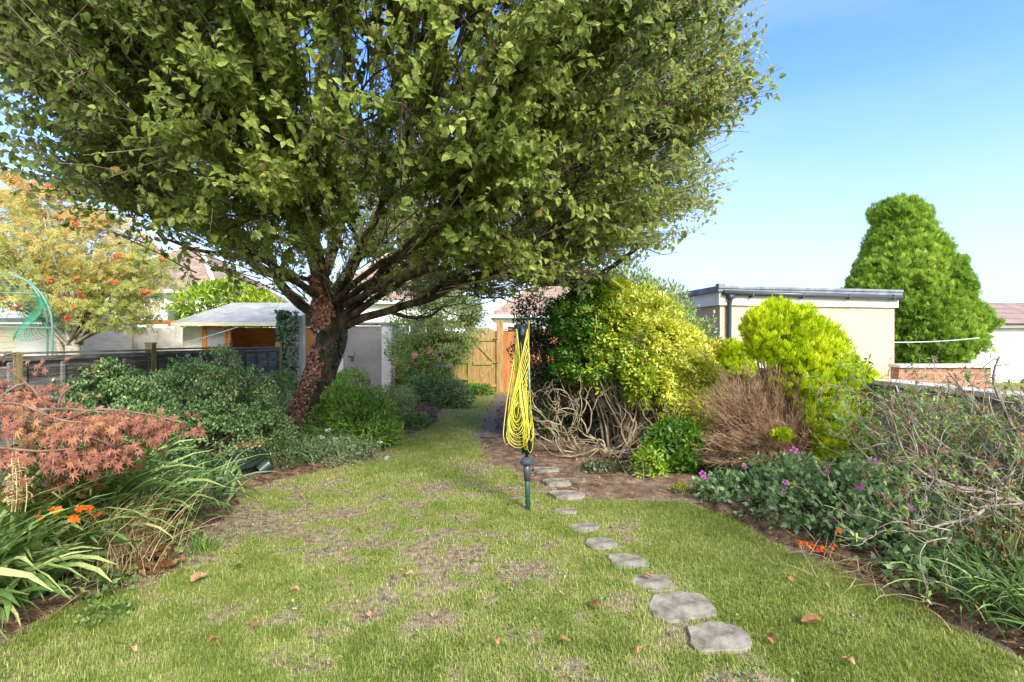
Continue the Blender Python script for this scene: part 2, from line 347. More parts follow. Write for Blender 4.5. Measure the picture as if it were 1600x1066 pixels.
n1 = N_('ShaderNodeTexNoise'); n1.inputs['Scale'].default_value = 22; n1.inputs['Detail'].default_value = 8; L_(tc.outputs['Object'], n1.inputs['Vector'])
n2 = N_('ShaderNodeTexNoise'); n2.inputs['Scale'].default_value = 90; n2.inputs['Detail'].default_value = 4; L_(tc.outputs['Object'], n2.inputs['Vector'])
soil = ramp(nt, ['4e4234', '6e6250', '8a7e66', '9e9276'], n1.outputs['Fac'], [.25, .45, .62, .8])
gras = ramp(nt, ['4a5626', '6a7634', '8a8450', '9c9264'], n2.outputs['Fac'], [.3, .48, .62, .8])
ma = N_('ShaderNodeMath'); ma.operation = 'MULTIPLY_ADD'; ma.inputs[1].default_value = .8; L_(n1.outputs['Fac'], ma.inputs[0]); L_(at.outputs['Fac'], ma.inputs[2])
mr = N_('ShaderNodeMapRange'); mr.inputs[1].default_value = .68; mr.inputs[2].default_value = 1.0; L_(ma.outputs[0], mr.inputs[0])
mx = N_('ShaderNodeMix'); mx.data_type = 'RGBA'; L_(mr.outputs[0], mx.inputs[0]); L_(soil.outputs[0], mx.inputs[6]); L_(gras.outputs[0], mx.inputs[7])
L_(mx.outputs[2], b.inputs['Base Color']); b.inputs['Roughness'].default_value = .95; b.inputs['Specular IOR Level'].default_value = .1
bp = N_('ShaderNodeBump'); bp.inputs['Strength'].default_value = .7; bp.inputs['Distance'].default_value = .02; L_(n2.outputs['Fac'], bp.inputs['Height']); L_(bp.outputs[0], b.inputs['Normal'])
lawn = struct('lawn', ga, gm, smooth=True)
lu = np.where(near, np.where(inlawn(X, Y) > 0, lush(X, Y), .05), .75)
a_ = lawn.data.attributes.new('lush', 'FLOAT', 'POINT'); a_.data.foreach_set('value', lu.astype(np.float32).ravel())
M['soil'] = surf('bed_soil', ['2e231b', '4a3a2d', '6b5644', '86705a'], 16, rough=.95, bump=.9, bscale=70, bdist=.03, spec=.1)
M['soil_light'] = surf('trodden_soil', ['40332a', '5a493c', '705e4e', '8a7864'], 9, rough=.95, bump=.6, bscale=60, bdist=.015, spec=.1)
def bed(name, poly_l, poly_r, ys_, mat, h0=.03, nx_=46):
    t = np.linspace(0, 1, nx_); xl = poly_l(ys_)[:, None]; xr = poly_r(ys_)[:, None]; XX = xl+(xr-xl)*t; YY = np.broadcast_to(ys_[:, None], XX.shape)
    e = np.minimum(XX-xl, xr-XX); ee = np.minimum(e, np.minimum(YY-ys_[0], ys_[-1]-YY))
    ZZ = height(XX, YY)-.012+np.clip(ee, 0, .18)/.18*(h0+.02+.02*fbm(np.stack([XX, YY], -1)*5, 81, 3))
    iy = np.arange(XX.size).reshape(XX.shape); qq = np.stack([iy[:-1, :-1], iy[:-1, 1:], iy[1:, 1:], iy[1:, :-1]], -1)
    return struct(name, Acc().add(np.stack([XX, YY, ZZ], -1), qq, np.full(qq.shape[0]*qq.shape[1], 4)), mat, smooth=True)
wl = lambda s: (lambda y, E=LE: edge(E, y)+.06*fbm(np.stack([y*0, y], -1)*4, s, 3))
bed('flower_bed', lambda y: y*0-4.62, wl(40), np.linspace(.6, 15, 240), M['soil'], .05, 60)
bed('flower_bed', lambda y: edge(RE, y)+.06*fbm(np.stack([y*0, y], -1)*4, 44, 3), lambda y: y*0+3.84, np.linspace(.6, 4.75, 90), M['soil'], .05, 36)
bed('bare_soil', lambda y: edge(RE, y)+.08*fbm(np.stack([y*0, y], -1)*5, 45, 3), lambda y: y*0+3.84, np.linspace(4.76, 14.8, 180), M['soil_light'], .01, 60)
# ---- grass blades
def blades(n, y0, y1, pw, w, l, clip=True):
    y = y0+(y1-y0)*R.rand(n)**pw; x = (R.rand(n)*2-1)*(y*1.02+.5)
    g = lush(x, y)*np.clip(inlawn(x, y)*12+.6, 0, 1)
    ok = (R.rand(n) < np.clip((g-.05)*1.7, 0.30, 1)) & (inlawn(x, y) > -.05)
    for (sx, sy, sr) in STONES: ok &= ((x-sx)/sr)**2+((y-sy)/(sr*.72))**2 > .62+.35*R.rand(len(x))+.25*fbm(np.stack([x, y], -1)*14, 7, 2)
    return x[ok], y[ok], g[ok]
STONES = [(1.035, 2.56, .17), (.95, 2.87, .20), (.84, 3.15, .16), (.78, 3.45, .15), (.67, 3.78, .14), (.58, 4.12, .13), (.47, 4.5, .11), (.54, 4.95, .17), (.47, 5.35, .16), (.40, 5.85, .15)]
ga = Acc()
for (n, y0, y1, w, l, pw) in [(330000, 1.7, 5.2, .0042, .034, 1.25), (150000, 5.2, 8.5, .006, .038, 1.1), (60000, 8.5, 14.6, .010, .045, 1.)]:
    x, y, g = blades(n, y0, y1, pw, w, l); n = len(x)
    az = R.rand(n)*2*math.pi; le = .15+1.15*R.rand(n)**1.3; L = l*(.45+.75*R.rand(n))*(.55+.6*g)*(1+.8*(R.rand(n) < .03))
    b0 = np.stack([x, y, height(x, y)-.003], -1); dh = np.stack([np.cos(az), np.sin(az), az*0], -1)
    m_ = b0+dh*(L*.45*np.sin(le*.6))[:, None]+UP*(L*.5*np.cos(le*.6))[:, None]; t_ = m_+dh*(L*.55*np.sin(le*1.3))[:, None]+UP*(L*.5*np.cos(np.minimum(le*1.3, 1.5)))[:, None]
    sd = np.stack([-np.sin(az), np.cos(az), az*0], -1)*(w*(.6+.6*R.rand(n)))[:, None]/2
    v = np.stack([b0-sd, b0+sd, m_+sd*.8, m_-sd*.8, t_], 1); k = (np.arange(n)*5)[:, None]
    idx = k+np.array([0, 1, 2, 3, 3, 2, 4]); p_ = np.stack([x, y], -1)
    rnd = np.clip(.44+.35*(R.rand(n)-.5)-(g-.5)*.62+.16*fbm(p_*3, 90, 3)+(R.rand(n) < .10)*.35, 0, 1)
    ga.add(v, idx, np.tile([4, 3], n), np.repeat(rnd, 2))
o = obj('grass', ga, M['grass']); o['kind'] = 'stuff'; o['label'] = 'short patchy lawn grass, green with straw coloured blades'; o['category'] = 'grass'
# broad weed leaves in the lawn
wa = Acc(); n = 2600; y = 1.9+6.5*R.rand(n)**1.6; x = (R.rand(n)*2-1)*(y*1.0+.3); cl = fbm(np.stack([x, y], -1)*2.3, 101, 2)
ok = (inlawn(x, y) > .02) & (cl > .22)
for (sx, sy, sr) in STONES: ok &= ((x-sx)/sr)**2+((y-sy)/(sr*.8))**2 > 1.1
if 1: ok = ok; x, y = x[ok], y[ok]; m = len(x); k = 5
px = np.repeat(x, k)+R.normal(size=m*k)*.018; py = np.repeat(y, k)+R.normal(size=m*k)*.018; d = nrm(np.stack([R.normal(size=m*k), R.normal(size=m*k), .25+.2*R.rand(m*k)], -1))
wa.leaves(L_OVAL, np.stack([px, py, height(px, py)+.006], -1), d, UP+rv(m*k)*.2, .012+.014*R.rand(m*k), None, 1.3)
o = obj('lawn_weeds', wa, M['weed']); o['kind'] = 'stuff'; o['label'] = 'clover and small broad leaved weeds in the lawn'; o['category'] = 'weeds'
# leaf litter on the bare soil and bed edges
la = Acc(); n = 11000; y = 2.2+9*R.rand(n)**1.2; x = (R.rand(n)*2-1)*4; il = inlawn(x, y)
ok = ((il < .05) & (x > -4.4) & (x < 3.7) & (il > -1.8)) | ((lush(x, y) < .3) & (R.rand(n) < .35)) | (R.rand(n) < .012); x, y = x[ok], y[ok]; n = len(x)
d = nrm(np.stack([R.normal(size=n), R.normal(size=n), .2*R.normal(size=n)], -1)); hh = np.where(inlawn(x, y) < 0, .045, .016)
la.leaves(L_OVAL, np.stack([x, y, height(x, y)+hh], -1), d, UP+rv(n)*.35, .012+.028*R.rand(n)**2, R.rand(n))
o = obj('leaf_litter', la, M['leafbrown']); o['kind'] = 'stuff'; o['label'] = 'small tan leaf litter and chippings scattered on bare soil'; o['category'] = 'leaf litter'
# ---- stepping stones
M['stone'] = surf('paving_stone', ['443c30', '706a5e', '8c867a', '9e988c'], 7, rough=.95, bump=.8, bscale=160, bdist=.006, spec=.1, detail=10)
sl = ['dark broken stepping stone half covered by soil, nearest the bottom of the lawn', 'largest grey stepping stone, wide and irregular, nearest whole one in the lawn',
      'grey stepping stone with a brown leaf lying on it', 'grey oblong stepping stone just beyond the one with a brown leaf', 'small grey stepping stone sunk in grass, halfway along the path to the clothes airer',
      'small grass fringed stepping stone right of the airer post', 'small half overgrown stepping stone at the lawn edge of the bare soil', 'pale dusty stepping stone on bare soil right of the airer foot',
      'soil dusted stepping stone, second on the bare soil', 'faint stepping stone almost buried in bare soil under the shrubs']
for i, (sx, sy, sr) in enumerate(STONES):
    k = 17; an = np.arange(k)/k*2*math.pi+R.rand()*.5; ph = R.rand(3)*6.28; rr = sr*.92*(1+.10*np.sin(2*an+ph[0])+.07*np.sin(3*an+ph[1])+.035*np.sin(5*an+ph[2])+.035*R.normal(size=k)); sq = 1/np.maximum(np.abs(np.cos(an)), np.abs(np.sin(an)))**.55
    poly = [(math.cos(a)*r*s, math.sin(a)*r*s*.78) for a, r, s in zip(an, rr, sq)]
    z0 = height(np.array(sx), np.array(sy))
    z1 = .009
    if i > 6: z1 = .029
    a = Acc().prism([(p[0]+sx, p[1]+sy) for p in poly], z0-.05, z0+z1)
    o = obj('stepping_stone', a, M['stone'], loc=(sx, sy, z0), bevel=.003); tag(o, sl[i], 'stepping stone', 'stepping stones across the lawn')
# grey path beyond the airer
pa = Acc(); n = 40; tt = np.linspace(0, 1, n); yc = 7.9+6.2*tt; xc = np.interp(yc, [6.9, 8, 9.5, 11, 14.1], [-.30, -.34, -.40, -.42, -.32])
w_ = .11+.05*fbm(np.stack([yc, yc*0], -1)*4, 5, 2)
XX = xc[:, None]+np.linspace(-1, 1, 5)*w_[:, None]; YY = np.broadcast_to(yc[:, None], XX.shape); iy = np.arange(XX.size).reshape(XX.shape)
qq = np.stack([iy[:-1, :-1], iy[:-1, 1:], iy[1:, 1:], iy[1:, :-1]], -1)
struct('path', pa.add(np.stack([XX, YY, XX*0+.026+height(XX, YY)], -1), qq, np.full(qq.shape[0]*qq.shape[1], 4)), surf('gravel_path', ['4e4234', '6c5e4a', '867a62'], 14, rough=.95, bump=.6, bscale=60))
# ---- fallen leaves, each its own
FL = [(928, 956, .05, 'large curled red-brown fallen leaf on the lawn left of the biggest stepping stone'), (1013, 912, .045, 'brown leaf lying on the third stepping stone'), (775, 1012, .035, 'tan curled leaf at the bottom of the lawn below the airer'),
      (882, 1012, .038, 'orange-tan curled leaf, right-hand one of the pair at the lawn bottom'), (875, 940, .035, 'russet leaf on grass left of the large red-brown one'), (1268, 982, .07, 'long curled tan leaf on the bright right lawn'),
      (1203, 1010, .05, 'narrow tan leaf on grass right of the nearest stepping stone'), (1325, 1048, .035, 'pale yellow leaf at the bottom right of the lawn'), (312, 912, .065, 'long cream coloured leaf on the lawn by the left bed'),
      (372, 893, .035, 'tan leaf on bare earth beside the cream coloured leaf'), (398, 988, .035, 'tan leaf on the lower left lawn'), (335, 1012, .03, 'brown leaf on the bottom left lawn'), (208, 1030, .032, 'yellow-brown leaf in the bottom left corner grass'),
      (576, 972, .03, 'buff leaf in the middle of the lower lawn'), (1235, 912, .035, 'white-flecked leaf at the edge of the right bed'), (905, 770, .04, 'yellow leaf beside the bare soil stepping stones'),
      (640, 905, .03, 'small brown leaf in the centre of the lawn'), (1000, 1030, .03, 'tiny tan leaf near the bottom stepping stone'), (560, 835, .03, 'brown leaf on the worn centre of the lawn'), (460, 930, .03, 'small tan leaf left of centre on the lawn')]
for (px, py, s, lb) in FL:
    Yg = 1200/(py-533.); p = P(px, py, Yg); a = Acc()
    gx = R.rand()*6.28; z = height(p[0], p[1])+.030
    tt = np.linspace(0, 1, 7); lp = np.array([[math.cos(gx)*s*(t-.5)*1.6, math.sin(gx)*s*(t-.5)*1.6, .012*math.sin(t*3.1)+.006*math.sin(t*7)] for t in tt])+[p[0], p[1], z]
    a.ribbons(lp[None], (s*.85*np.sin(np.clip(tt*2.6+.35, 0, 3.05)))[None], np.array([[.2*R.normal(), .2*R.normal(), 1.]]), [R.rand()], fold=.5)
    o = obj('fallen_leaf', a, M['leafbrown'], loc=(p[0], p[1], z)); sm = o.modifiers.new('s', 'SOLIDIFY'); sm.thickness = .0012
    tag(o, lb, 'fallen leaf', 'fallen leaves on the lawn')
# ================================================================ BUILDINGS, FENCES
M['fence_dark'] = surf('weathered_fence', ['2c2a28', '4a4845', '6a6865', '8a8884'], 5, (1, 1, 14), .9, .5, 8, bdist=.006, use_rnd=.5)
M['post'] = surf('post_wood', ['5a5034', '7c7048', '958a60'], 6, (6, 6, .8), .85, .3, 12)
M['gatewood'] = surf('treated_wood', ['5e5a28', '80763a', '9a8a4c', 'a8845a'], 3, (9, 9, .8), .85, .4, 10, use_rnd=.5)
M['gatewood_red'] = surf('reddish_wood', ['6a5430', '866a40', '9c7c50', 'a88c60'], 3, (9, 9, .8), .85, .4, 10, use_rnd=.5)
M['orangewood'] = surf('orange_fence_wood', ['84502e', '9c6438', 'ac7648'], 3, (8, 8, .8), .8, .3, 10, use_rnd=.5)
M['shedwood'] = surf('honey_wood', ['8a5220', 'a86a2e', 'c0843e'], 3, (1, 1, 9), .75, .3, 10, use_rnd=.4)
M['felt'] = surf('mineral_felt', ['8a8a84', 'a0a09a', 'b2b2aa'], 3, rough=.95, bump=.4, bscale=90)
M['creamwood'] = surf('cream_cladding', ['b8ae98', 'cfc5ae', 'ddd4c0'], 3, (1, 1, 8), .8, .3, 10)
M['concrete'] = surf('concrete_panel', ['8c867c', 'a8a298', 'c0baae', 'cec8bc'], 2.2, rough=.9, bump=.35, bscale=40)
M['greywall'] = surf('grey_render', ['5f5c58', '78746e', '908c84'], 2.5, rough=.92, bump=.4, bscale=45)
M['pebble'] = surf('pebbledash', ['92806c', 'b09c84', 'c4b29c', 'd2c2ae'], 60, rough=.95, bump=.9, bscale=70, bdist=.012, vor=True, detail=3)
M['fascia'] = surf('white_fascia', ['c4c2bc', 'd8d6d2'], 2, rough=.5, bump=0)
M['render'] = surf('white_render', ['c6c4bd', 'dad8d2'], 2, rough=.85, bump=.2)
M['roofgrey'] = surf('roof_felt_grey', ['5a5e66', '727880', '8a9098'], 4, rough=.8, bump=.3)
M['darkplastic'] = flat('dark_grey_plastic', '3c4046', .35)
M['doorgrey'] = surf('painted_grey_door', ['7c7674', '8a8482', '969090'], 1.5, (1, 1, 1), .6, .1, 60)
M['tile'] = None
def tilemat(name, c, sc_=3.2):
    m, nt, b, out = newmat(name); N = nt.nodes.new; L = nt.links.new; tc = N('ShaderNodeTexCoord')
    br = N('ShaderNodeTexBrick'); br.inputs['Scale'].default_value = sc_; br.inputs['Color1'].default_value = hexc(c[0]); br.inputs['Color2'].default_value = hexc(c[1]); br.inputs['Mortar'].default_value = hexc(c[2]); br.inputs['Mortar Size'].default_value = .03; br.inputs['Brick Width'].default_value = .9; br.inputs['Row Height'].default_value = .75
    mp = N('ShaderNodeMapping'); L(tc.outputs['Object'], mp.inputs[0]); mp.inputs['Rotation'].default_value = (math.pi/2, 0, 0); L(mp.outputs[0], br.inputs['Vector'])
    no = N('ShaderNodeTexNoise'); no.inputs['Scale'].default_value = 1.5; no.inputs['Detail'].default_value = 8; L(tc.outputs['Object'], no.inputs['Vector'])
    hv = N('ShaderNodeHueSaturation'); mr = N('ShaderNodeMapRange'); mr.inputs[1].default_value = .3; mr.inputs[2].default_value = .7; mr.inputs[3].default_value = .75; mr.inputs[4].default_value = 1.25; L(no.outputs['Fac'], mr.inputs[0]); L(mr.outputs[0], hv.inputs['Value']); L(br.outputs['Color'], hv.inputs['Color']); L(hv.outputs[0], b.inputs['Base Color'])
    bp = N('ShaderNodeBump'); bp.inputs['Strength'].default_value = .6; bp.inputs['Distance'].default_value = .04; L(br.outputs['Fac'], bp.inputs['Height']); bp.invert = True; L(bp.outputs[0], b.inputs['Normal']); b.inputs['Roughness'].default_value = .9
    return m
M['tile'] = tilemat('roof_tiles', ['7c665a', '8a7468', '5c4c42']); M['brick'] = tilemat('brickwork', ['8c5c48', '9c6c54', 'a09688'], 5)
M['glass'] = flat('window_glass', '2a3034', .05, .9)
# left fence, panels between posts
FX = -4.7; PY = [1.17, 3.0, 4.83, 6.66, 8.49, 10.32]
lf = thing('panel_fence', 'dark weathered grey lap panel fence with square posts along the left bed', 'fence', (FX, 1.17, 0))
for i, y in enumerate(PY):
    hh = 1.46 if i not in (1, 2) else 1.36
    a = Acc().box((FX, y, hh/2), (.09, .09, hh)).box((FX, y, hh+.012), (.10, .10, .02)); obj('post', a, M['post'], lf, bevel=.004)
for i in range(5):
    y0, y1 = PY[i]+.05, PY[i+1]-.05; ym = (y0+y1)/2; L = y1-y0; a = Acc(); top = 1.375+.02*R.normal()*.5
    for k in range(11):
        z = .14+k*(top-.2)/11; a.box((FX-.006+.004*R.normal(), ym, z+.06), (.012, L-.01, .15), ry=.10, rnd=R.rand())
    fr = obj('slat_panel', a, M['fence_dark'], lf)
    a = Acc().box((FX, ym, top+.012), (.075, L, .022), rnd=.8).box((FX+.032, ym, top-.04), (.022, L, .05), rnd=.5).box((FX+.032, ym, .08), (.022, L, .05), rnd=.2)
    for yy in np.linspace(y0+.02, y1-.02, 5): a.box((FX+.030, yy, top/2), (.024, .04, top-.16), rnd=R.rand())
    obj('panel_frame', a, M['fence_dark'], fr, bevel=.003)
# taller grey panel with ivy next to the trunk
ip = thing('boarded_screen', 'tall blue-grey boarded panel draped with ivy at the end of the left fence', 'fence panel', (-4.85, 11.0, 0))
a = Acc()
for k in range(5): a.box((-4.80+k*.09, 10.9+.004*(k % 2), 1.02), (.088, .025, 2.04), rnd=R.rand())
obj('board', a, surf('blue_grey_board', ['5c6468', '7c868a', '98a2a4'], 3, (9, 9, .6), .85, .3, 10, use_rnd=.5), ip, bevel=.003)
obj('post', Acc().box((-4.88, 10.9, 1.06), (.1, .1, 2.12)), M['fence_dark'], ip, bevel=.004)
a = Acc(); n = 900; p = np.stack([-4.95+.42*R.rand(n)**1.4, 10.82-.06*R.rand(n), .5+1.65*R.rand(n)**.7], -1); a.leaves(L_IVY, p, nrm(rv(n)+[0, -.2, -.6]), nrm([0, -1, .3]+rv(n)*.4), .05+.03*R.rand(n)); obj('ivy', a, M['ivy'], ip)
# small concrete store with grey door
st = thing('garden_store', 'small concrete store with plain grey door and white corner posts behind the apple tree', 'shed', (-4.25, 14.6, 0))
SY = 14.5; x0, x1 = P(530, 0, SY)[0], P(612, 0, SY)[0]; w = x1-x0
obj('wall', Acc().box((x0+.06, SY+1.3, .98), (.1, 2.4, 1.96)).box((x1-.06, SY+1.3, .98), (.1, 2.4, 1.96)).box(((x0+x1)/2, SY+2.5, .98), (w-.24, .1, 1.96)), M['concrete'], st)
obj('corner_post', Acc().box((x0+.07, SY, .98), (.15, .16, 1.96)), M['fascia'], st, bevel=.006); obj('corner_post', Acc().box((x1-.13, SY, .98), (.27, .16, 1.96)), M['fascia'], st, bevel=.006)
obj('roof', Acc().box(((x0+x1)/2, SY+1.25, 2.02), (w+.16, 2.75, .07), rx=.02), M['roofgrey'], st, bevel=.006)
dx = (x0+.145+x1-.265)/2; dw = x1-x0-.42
dr = obj('door', Acc().box((dx, SY-.02, .97), (dw, .05, 1.9)).box((dx-dw/2+.14, SY-.048, .97), (.012, .01, 1.86), rnd=.1), M['doorgrey'], st, bevel=.004)
a = Acc().box((dx-dw/2+.2, SY-.06, 1.06), (.16, .02, .04)).box((dx-dw/2+.24, SY-.07, .98), (.06, .03, .1)); a.tubes([[dx-dw/2+.3, SY-.06, 1.2], [dx-dw/2+.3, SY-.09, 1.15], [dx-dw/2+.3, SY-.06, 1.1]], [.01]*3, 6); obj('handle', a, M['darkplastic'], dr)
# back fence and gate
BY = 15.0
bf = thing('board_fence', 'green-stained close board fence between the store and the garden gate', 'fence', (-2.5, BY, 0))
fx0, fx1 = P(614, 0, BY)[0], P(738, 0, BY)[0]; a = Acc(); k = 0; x = fx0
while x < fx1-.05: a.box((x+.055, BY+.004*(k % 2), .87+.01*R.normal()), (.112, .02, 1.7), rnd=R.rand()); x += .105; k += 1
obj('boards', a, M['gatewood'], bf)
obj('rail', Acc().box(((fx0+fx1)/2, BY-.04, .4), (fx1-fx0, .05, .08)).box(((fx0+fx1)/2, BY-.04, 1.35), (fx1-fx0, .05, .08)).box(((fx0+fx1)/2, BY-.04, .9), (fx1-fx0, .05, .08)), M['gatewood'], bf)
gx0, gx1 = P(738, 0, BY)[0], P(776, 0, BY)[0]
gt = thing('garden_gate', 'wooden ledged and braced gate with curved top at the end of the path', 'gate', ((gx0+gx1)/2, BY, 0))
a = Acc(); nb = 7; wb = (gx1-gx0)/nb
for k in range(nb):
    h = 1.72+.12*math.sin(math.pi*(k+.5)/nb); a.box((gx0+wb*(k+.5), BY-.02, .05+h/2), (wb-.006, .022, h), rnd=R.rand()*.6+.4)
obj('boards', a, M['gatewood_red'], gt, bevel=.003)
obj('ledge', Acc().box(((gx0+gx1)/2, BY-.052, 1.55), (gx1-gx0-.03, .03, .09)), M['gatewood'], gt); obj('ledge', Acc().box(((gx0+gx1)/2, BY-.052, .85), (gx1-gx0-.03, .03, .09)), M['gatewood'], gt); obj('ledge', Acc().box(((gx0+gx1)/2, BY-.052, .2), (gx1-gx0-.03, .03, .09)), M['gatewood'], gt)
for (z0, z1, sg) in ((.9, 1.5, 1), (.24, .82, -1)):
    ww = gx1-gx0-.12; an = math.atan2(z1-z0, ww); obj('brace', Acc().box(((gx0+gx1)/2, BY-.055, (z0+z1)/2), (math.hypot(ww, z1-z0), .022, .08), ry=an*sg), M['gatewood'], gt)
for z in (1.55, .85): obj('hinge', Acc().box((gx1-.04, BY-.08, z), (.14, .02, .035)), M['darkplastic'], gt)
o = obj('gate_post', Acc().box((gx0-.07, BY, .98), (.12, .12, 1.96)), M['gatewood'], loc=(gx0-.07, BY, 0), bevel=.006); tag(o, 'green-brown square post on the left of the gate', 'post')
px_ = P(781, 0, BY)[0]; a = Acc().box((px_, BY-.02, 1.05), (.2, .14, 2.1)); o = obj('gate_post', a, M['gatewood_red'], loc=(px_, BY, 0), bevel=.008); tag(o, 'tall pinkish wooden post on the right of the gate', 'post')
of = thing('board_fence', 'orange-brown panel fence running behind the dark shrub, right of the gate', 'fence', (1, BY, 0)); a = Acc(); x = px_+.1; k = 0
while x < 3.6: a.box((x+.055, BY+.03+.004*(k % 2), .9), (.112, .02, 1.8), rnd=R.rand()); x += .105; k += 1
obj('boards', a, M['orangewood'], of); obj('rail', Acc().box(((px_+3.6)/2, BY-.01, 1.84), (3.6-px_, .06, .03)), M['orangewood'], of)
# right boundary wall
rw = thing('garden_wall', 'low grey rendered wall with pale coping along the right boundary behind the bare bush', 'wall', (3.95, 5, 0))
obj('wall', Acc().box((3.97, 5.2, .52), (.2, 9.2, 1.04)), M['greywall'], rw); obj('coping', Acc().box((3.97, 5.2, 1.065), (.3, 9.24, .05)), M['concrete'], rw, bevel=.008)
bw = thing('brick_wall', 'low red brick wall with white coping in the next garden, in front of the tall conifer', 'wall', (9, 9.6, 0))
a0 = P(1398, 0, 9.8); a1 = P(1540, 0, 9.8); obj('brickwork', Acc().box(((a0[0]+a1[0])/2, 9.8, .5), (a1[0]-a0[0], .22, 1.0)), M['brick'], bw); obj('coping', Acc().box(((a0[0]+a1[0])/2, 9.8, 1.03), (a1[0]-a0[0]+.04, .32, .06)), M['fascia'], bw, bevel=.005)
# pebbledashed garage on the right: local x along the front, local y back
G0 = np.array([3.98, 9.8]); ga_ = math.atan2(.75, 3.9); gxv = np.array([math.cos(ga_), math.sin(ga_)]); gyv = np.array([-math.sin(ga_), math.cos(ga_)]); GW = 3.97; GD = 4.6
gr = thing('flat_roof_garage', 'pebbledashed flat roofed garage with white fascia and grey gutter beyond the right wall', 'garage', (G0[0], G0[1], 0))
def gb(a, lx, ly, z, sx, sy, sz, **k): c = G0+gxv*lx+gyv*ly; return a.box((c[0], c[1], z), (sx, sy, sz), rz=ga_, **k)
obj('wall', gb(Acc(), GW/2, GD/2, 1.1, GW, GD, 2.2), M['pebble'], gr)
obj('fascia', gb(Acc(), GW/2, GD/2, 2.31, GW+.1, GD+.1, .25), M['fascia'], gr, bevel=.004)
a = gb(Acc(), GW/2, GD/2, 2.47, GW+.2, GD+.2, .07); gb(a, GW/2, -.09, 2.52, GW+.2, .06, .05); gb(a, -.06, GD/2, 2.52, .06, GD+.1, .06); gb(a, -.03, -.06, 2.56, .14, .1, .06); obj('roof', a, M['roofgrey'], gr, bevel=.008)
def gp(lx, ly, z): c = G0+gxv*lx+gyv*ly; return [c[0], c[1], z]
a = Acc(); a.tubes([gp(.0, -.115, 2.415), gp(GW/2, -.115, 2.40), gp(GW+.05, -.115, 2.385)], [.05]*3, 10); gu = obj('gutter', a, M['darkplastic'], gr, smooth=True)
for lx in (.6, 1.7, 2.75, 3.8): obj('bracket', gb(Acc(), lx, -.1, 2.385, .03, .13, .11), M['darkplastic'], gu)
a = Acc(); a.tubes([gp(.16, -.11, 2.37), gp(.16, -.10, 2.28), gp(.16, -.06, 2.2), gp(.16, -.05, 1.2), gp(.16, -.05, .1)], [.042]*5, 10); gb(a, .16, -.1, 2.34, .12, .1, .08); obj('downpipe', a, M['darkplastic'], gr, smooth=True)
# far right garage
fg = thing('tiled_garage', 'pale walled outbuilding with brown tiled roof at the far right edge', 'outbuilding', (19, 19, 0))
FY = 18.5; fx = P(1522, 0, FY)[0]; obj('wall', Acc().box((fx+4, FY+3, 1.0), (8, 5.8, 2.0)), M['render'], fg); obj('fascia', Acc().box((fx+4, FY+2.95, 2.05), (8.2, 6.1, .16)), M['doorgrey'], fg)
a = Acc(); xx0, xx1 = fx-.15, fx+8.2; v = [[xx0+.3, FY-.2, 2.13], [xx1, FY-.2, 2.13], [xx1, FY+3, 3.1], [xx0+1.2, FY+3, 3.1], [xx0+.3, FY+6.2, 2.13], [xx1, FY+6.2, 2.13]]
a.add(v, [0, 1, 2, 3, 3, 2, 5, 4, 0, 3, 4, 1, 5, 2, 0, 4, 5, 1], [4, 4, 3, 3, 4]); obj('roof', a, M['tile'], fg)
# bungalows behind
def bungalow(label, cx, Yf, w, d, eave, apex, ridge, chimney=None, wins=(), hx=0):
    t = thing('bungalow', label, 'house', (cx, Yf, 0)); obj('wall', Acc().box((cx, Yf+d/2, eave/2), (w, d, eave)), M['render'], t)
    o = .35; x0, x1, y0, y1 = cx-w/2-o, cx+w/2+o, Yf-o, Yf+d+o; ym = (y0+y1)/2; c = cx+hx
    v = [[x0, y0, eave], [x1, y0, eave], [x1, y1, eave], [x0, y1, eave], [c-ridge/2, ym, apex], [c+ridge/2, ym, apex]]
    rf = obj('roof', Acc().add(v, [0, 1, 5, 4, 1, 2, 5, 2, 3, 4, 5, 3, 0, 4, 3, 2, 1, 0], [4, 3, 4, 3, 4]), M['tile'], t)
    a = Acc(); a.tubes([[x1, y0, eave+.06], [c+ridge/2, ym, apex+.05]], [.14, .14], 6); a.tubes([[x0, y0, eave+.06], [c-ridge/2, ym, apex+.05]], [.14, .14], 6); a.tubes([[c-ridge/2, ym, apex+.05], [c+ridge/2, ym, apex+.05]], [.14, .14], 6); obj('ridge_tiles', a, M['concrete'], rf)
    obj('gutter', Acc().box((cx, y0-.03, eave-.08), (w+.8, .12, .18)), M['fascia'], t)
    if chimney: obj('chimney', Acc().box((cx+chimney, ym, apex+.3), (.9, .7, 1.6)).box((cx+chimney, ym, apex+1.14), (1.0, .8, .1)), M['brick'], rf)
    for (wx, wz, ww, wh) in wins:
        f = obj('window', Acc().box((cx+wx, Yf-.02, wz+wh/2), (ww, .08, .08)).box((cx+wx, Yf-.02, wz-wh/2), (ww, .08, .08)).box((cx+wx-ww/2, Yf-.02, wz), (.08, .08, wh+.08)).box((cx+wx+ww/2, Yf-.02, wz), (.08, .08, wh+.08)).box((cx+wx, Yf-.02, wz), (.06, .08, wh)), M['fascia'], t); obj('pane', Acc().box((cx+wx, Yf-.015, wz), (ww-.08, .03, wh-.08)), M['glass'], f)
bungalow('white bungalow with hipped brown tile roof on the left behind the orange berried tree', -20.9, 29, 8, 9, 4.35, 7.6, 1.0, None, [(2.2, 2.9, 1.6, 1.2), (-1.5, 2.9, 2.2, 1.3)])
bungalow('bungalow whose brown hipped roof shows through the apple tree branches', -7.2, 31, 8.6, 9, 3.9, 7.6, 2.5, .9, [(2, 2.4, 2, 1.2)])
bungalow('white bungalow with brown hipped roof above and beyond the garden gate', 4.2, 31, 10.6, 9, 3.05, 6.6, 2.0, None, [(-3.4, 1.9, 2.2, 1.0)])
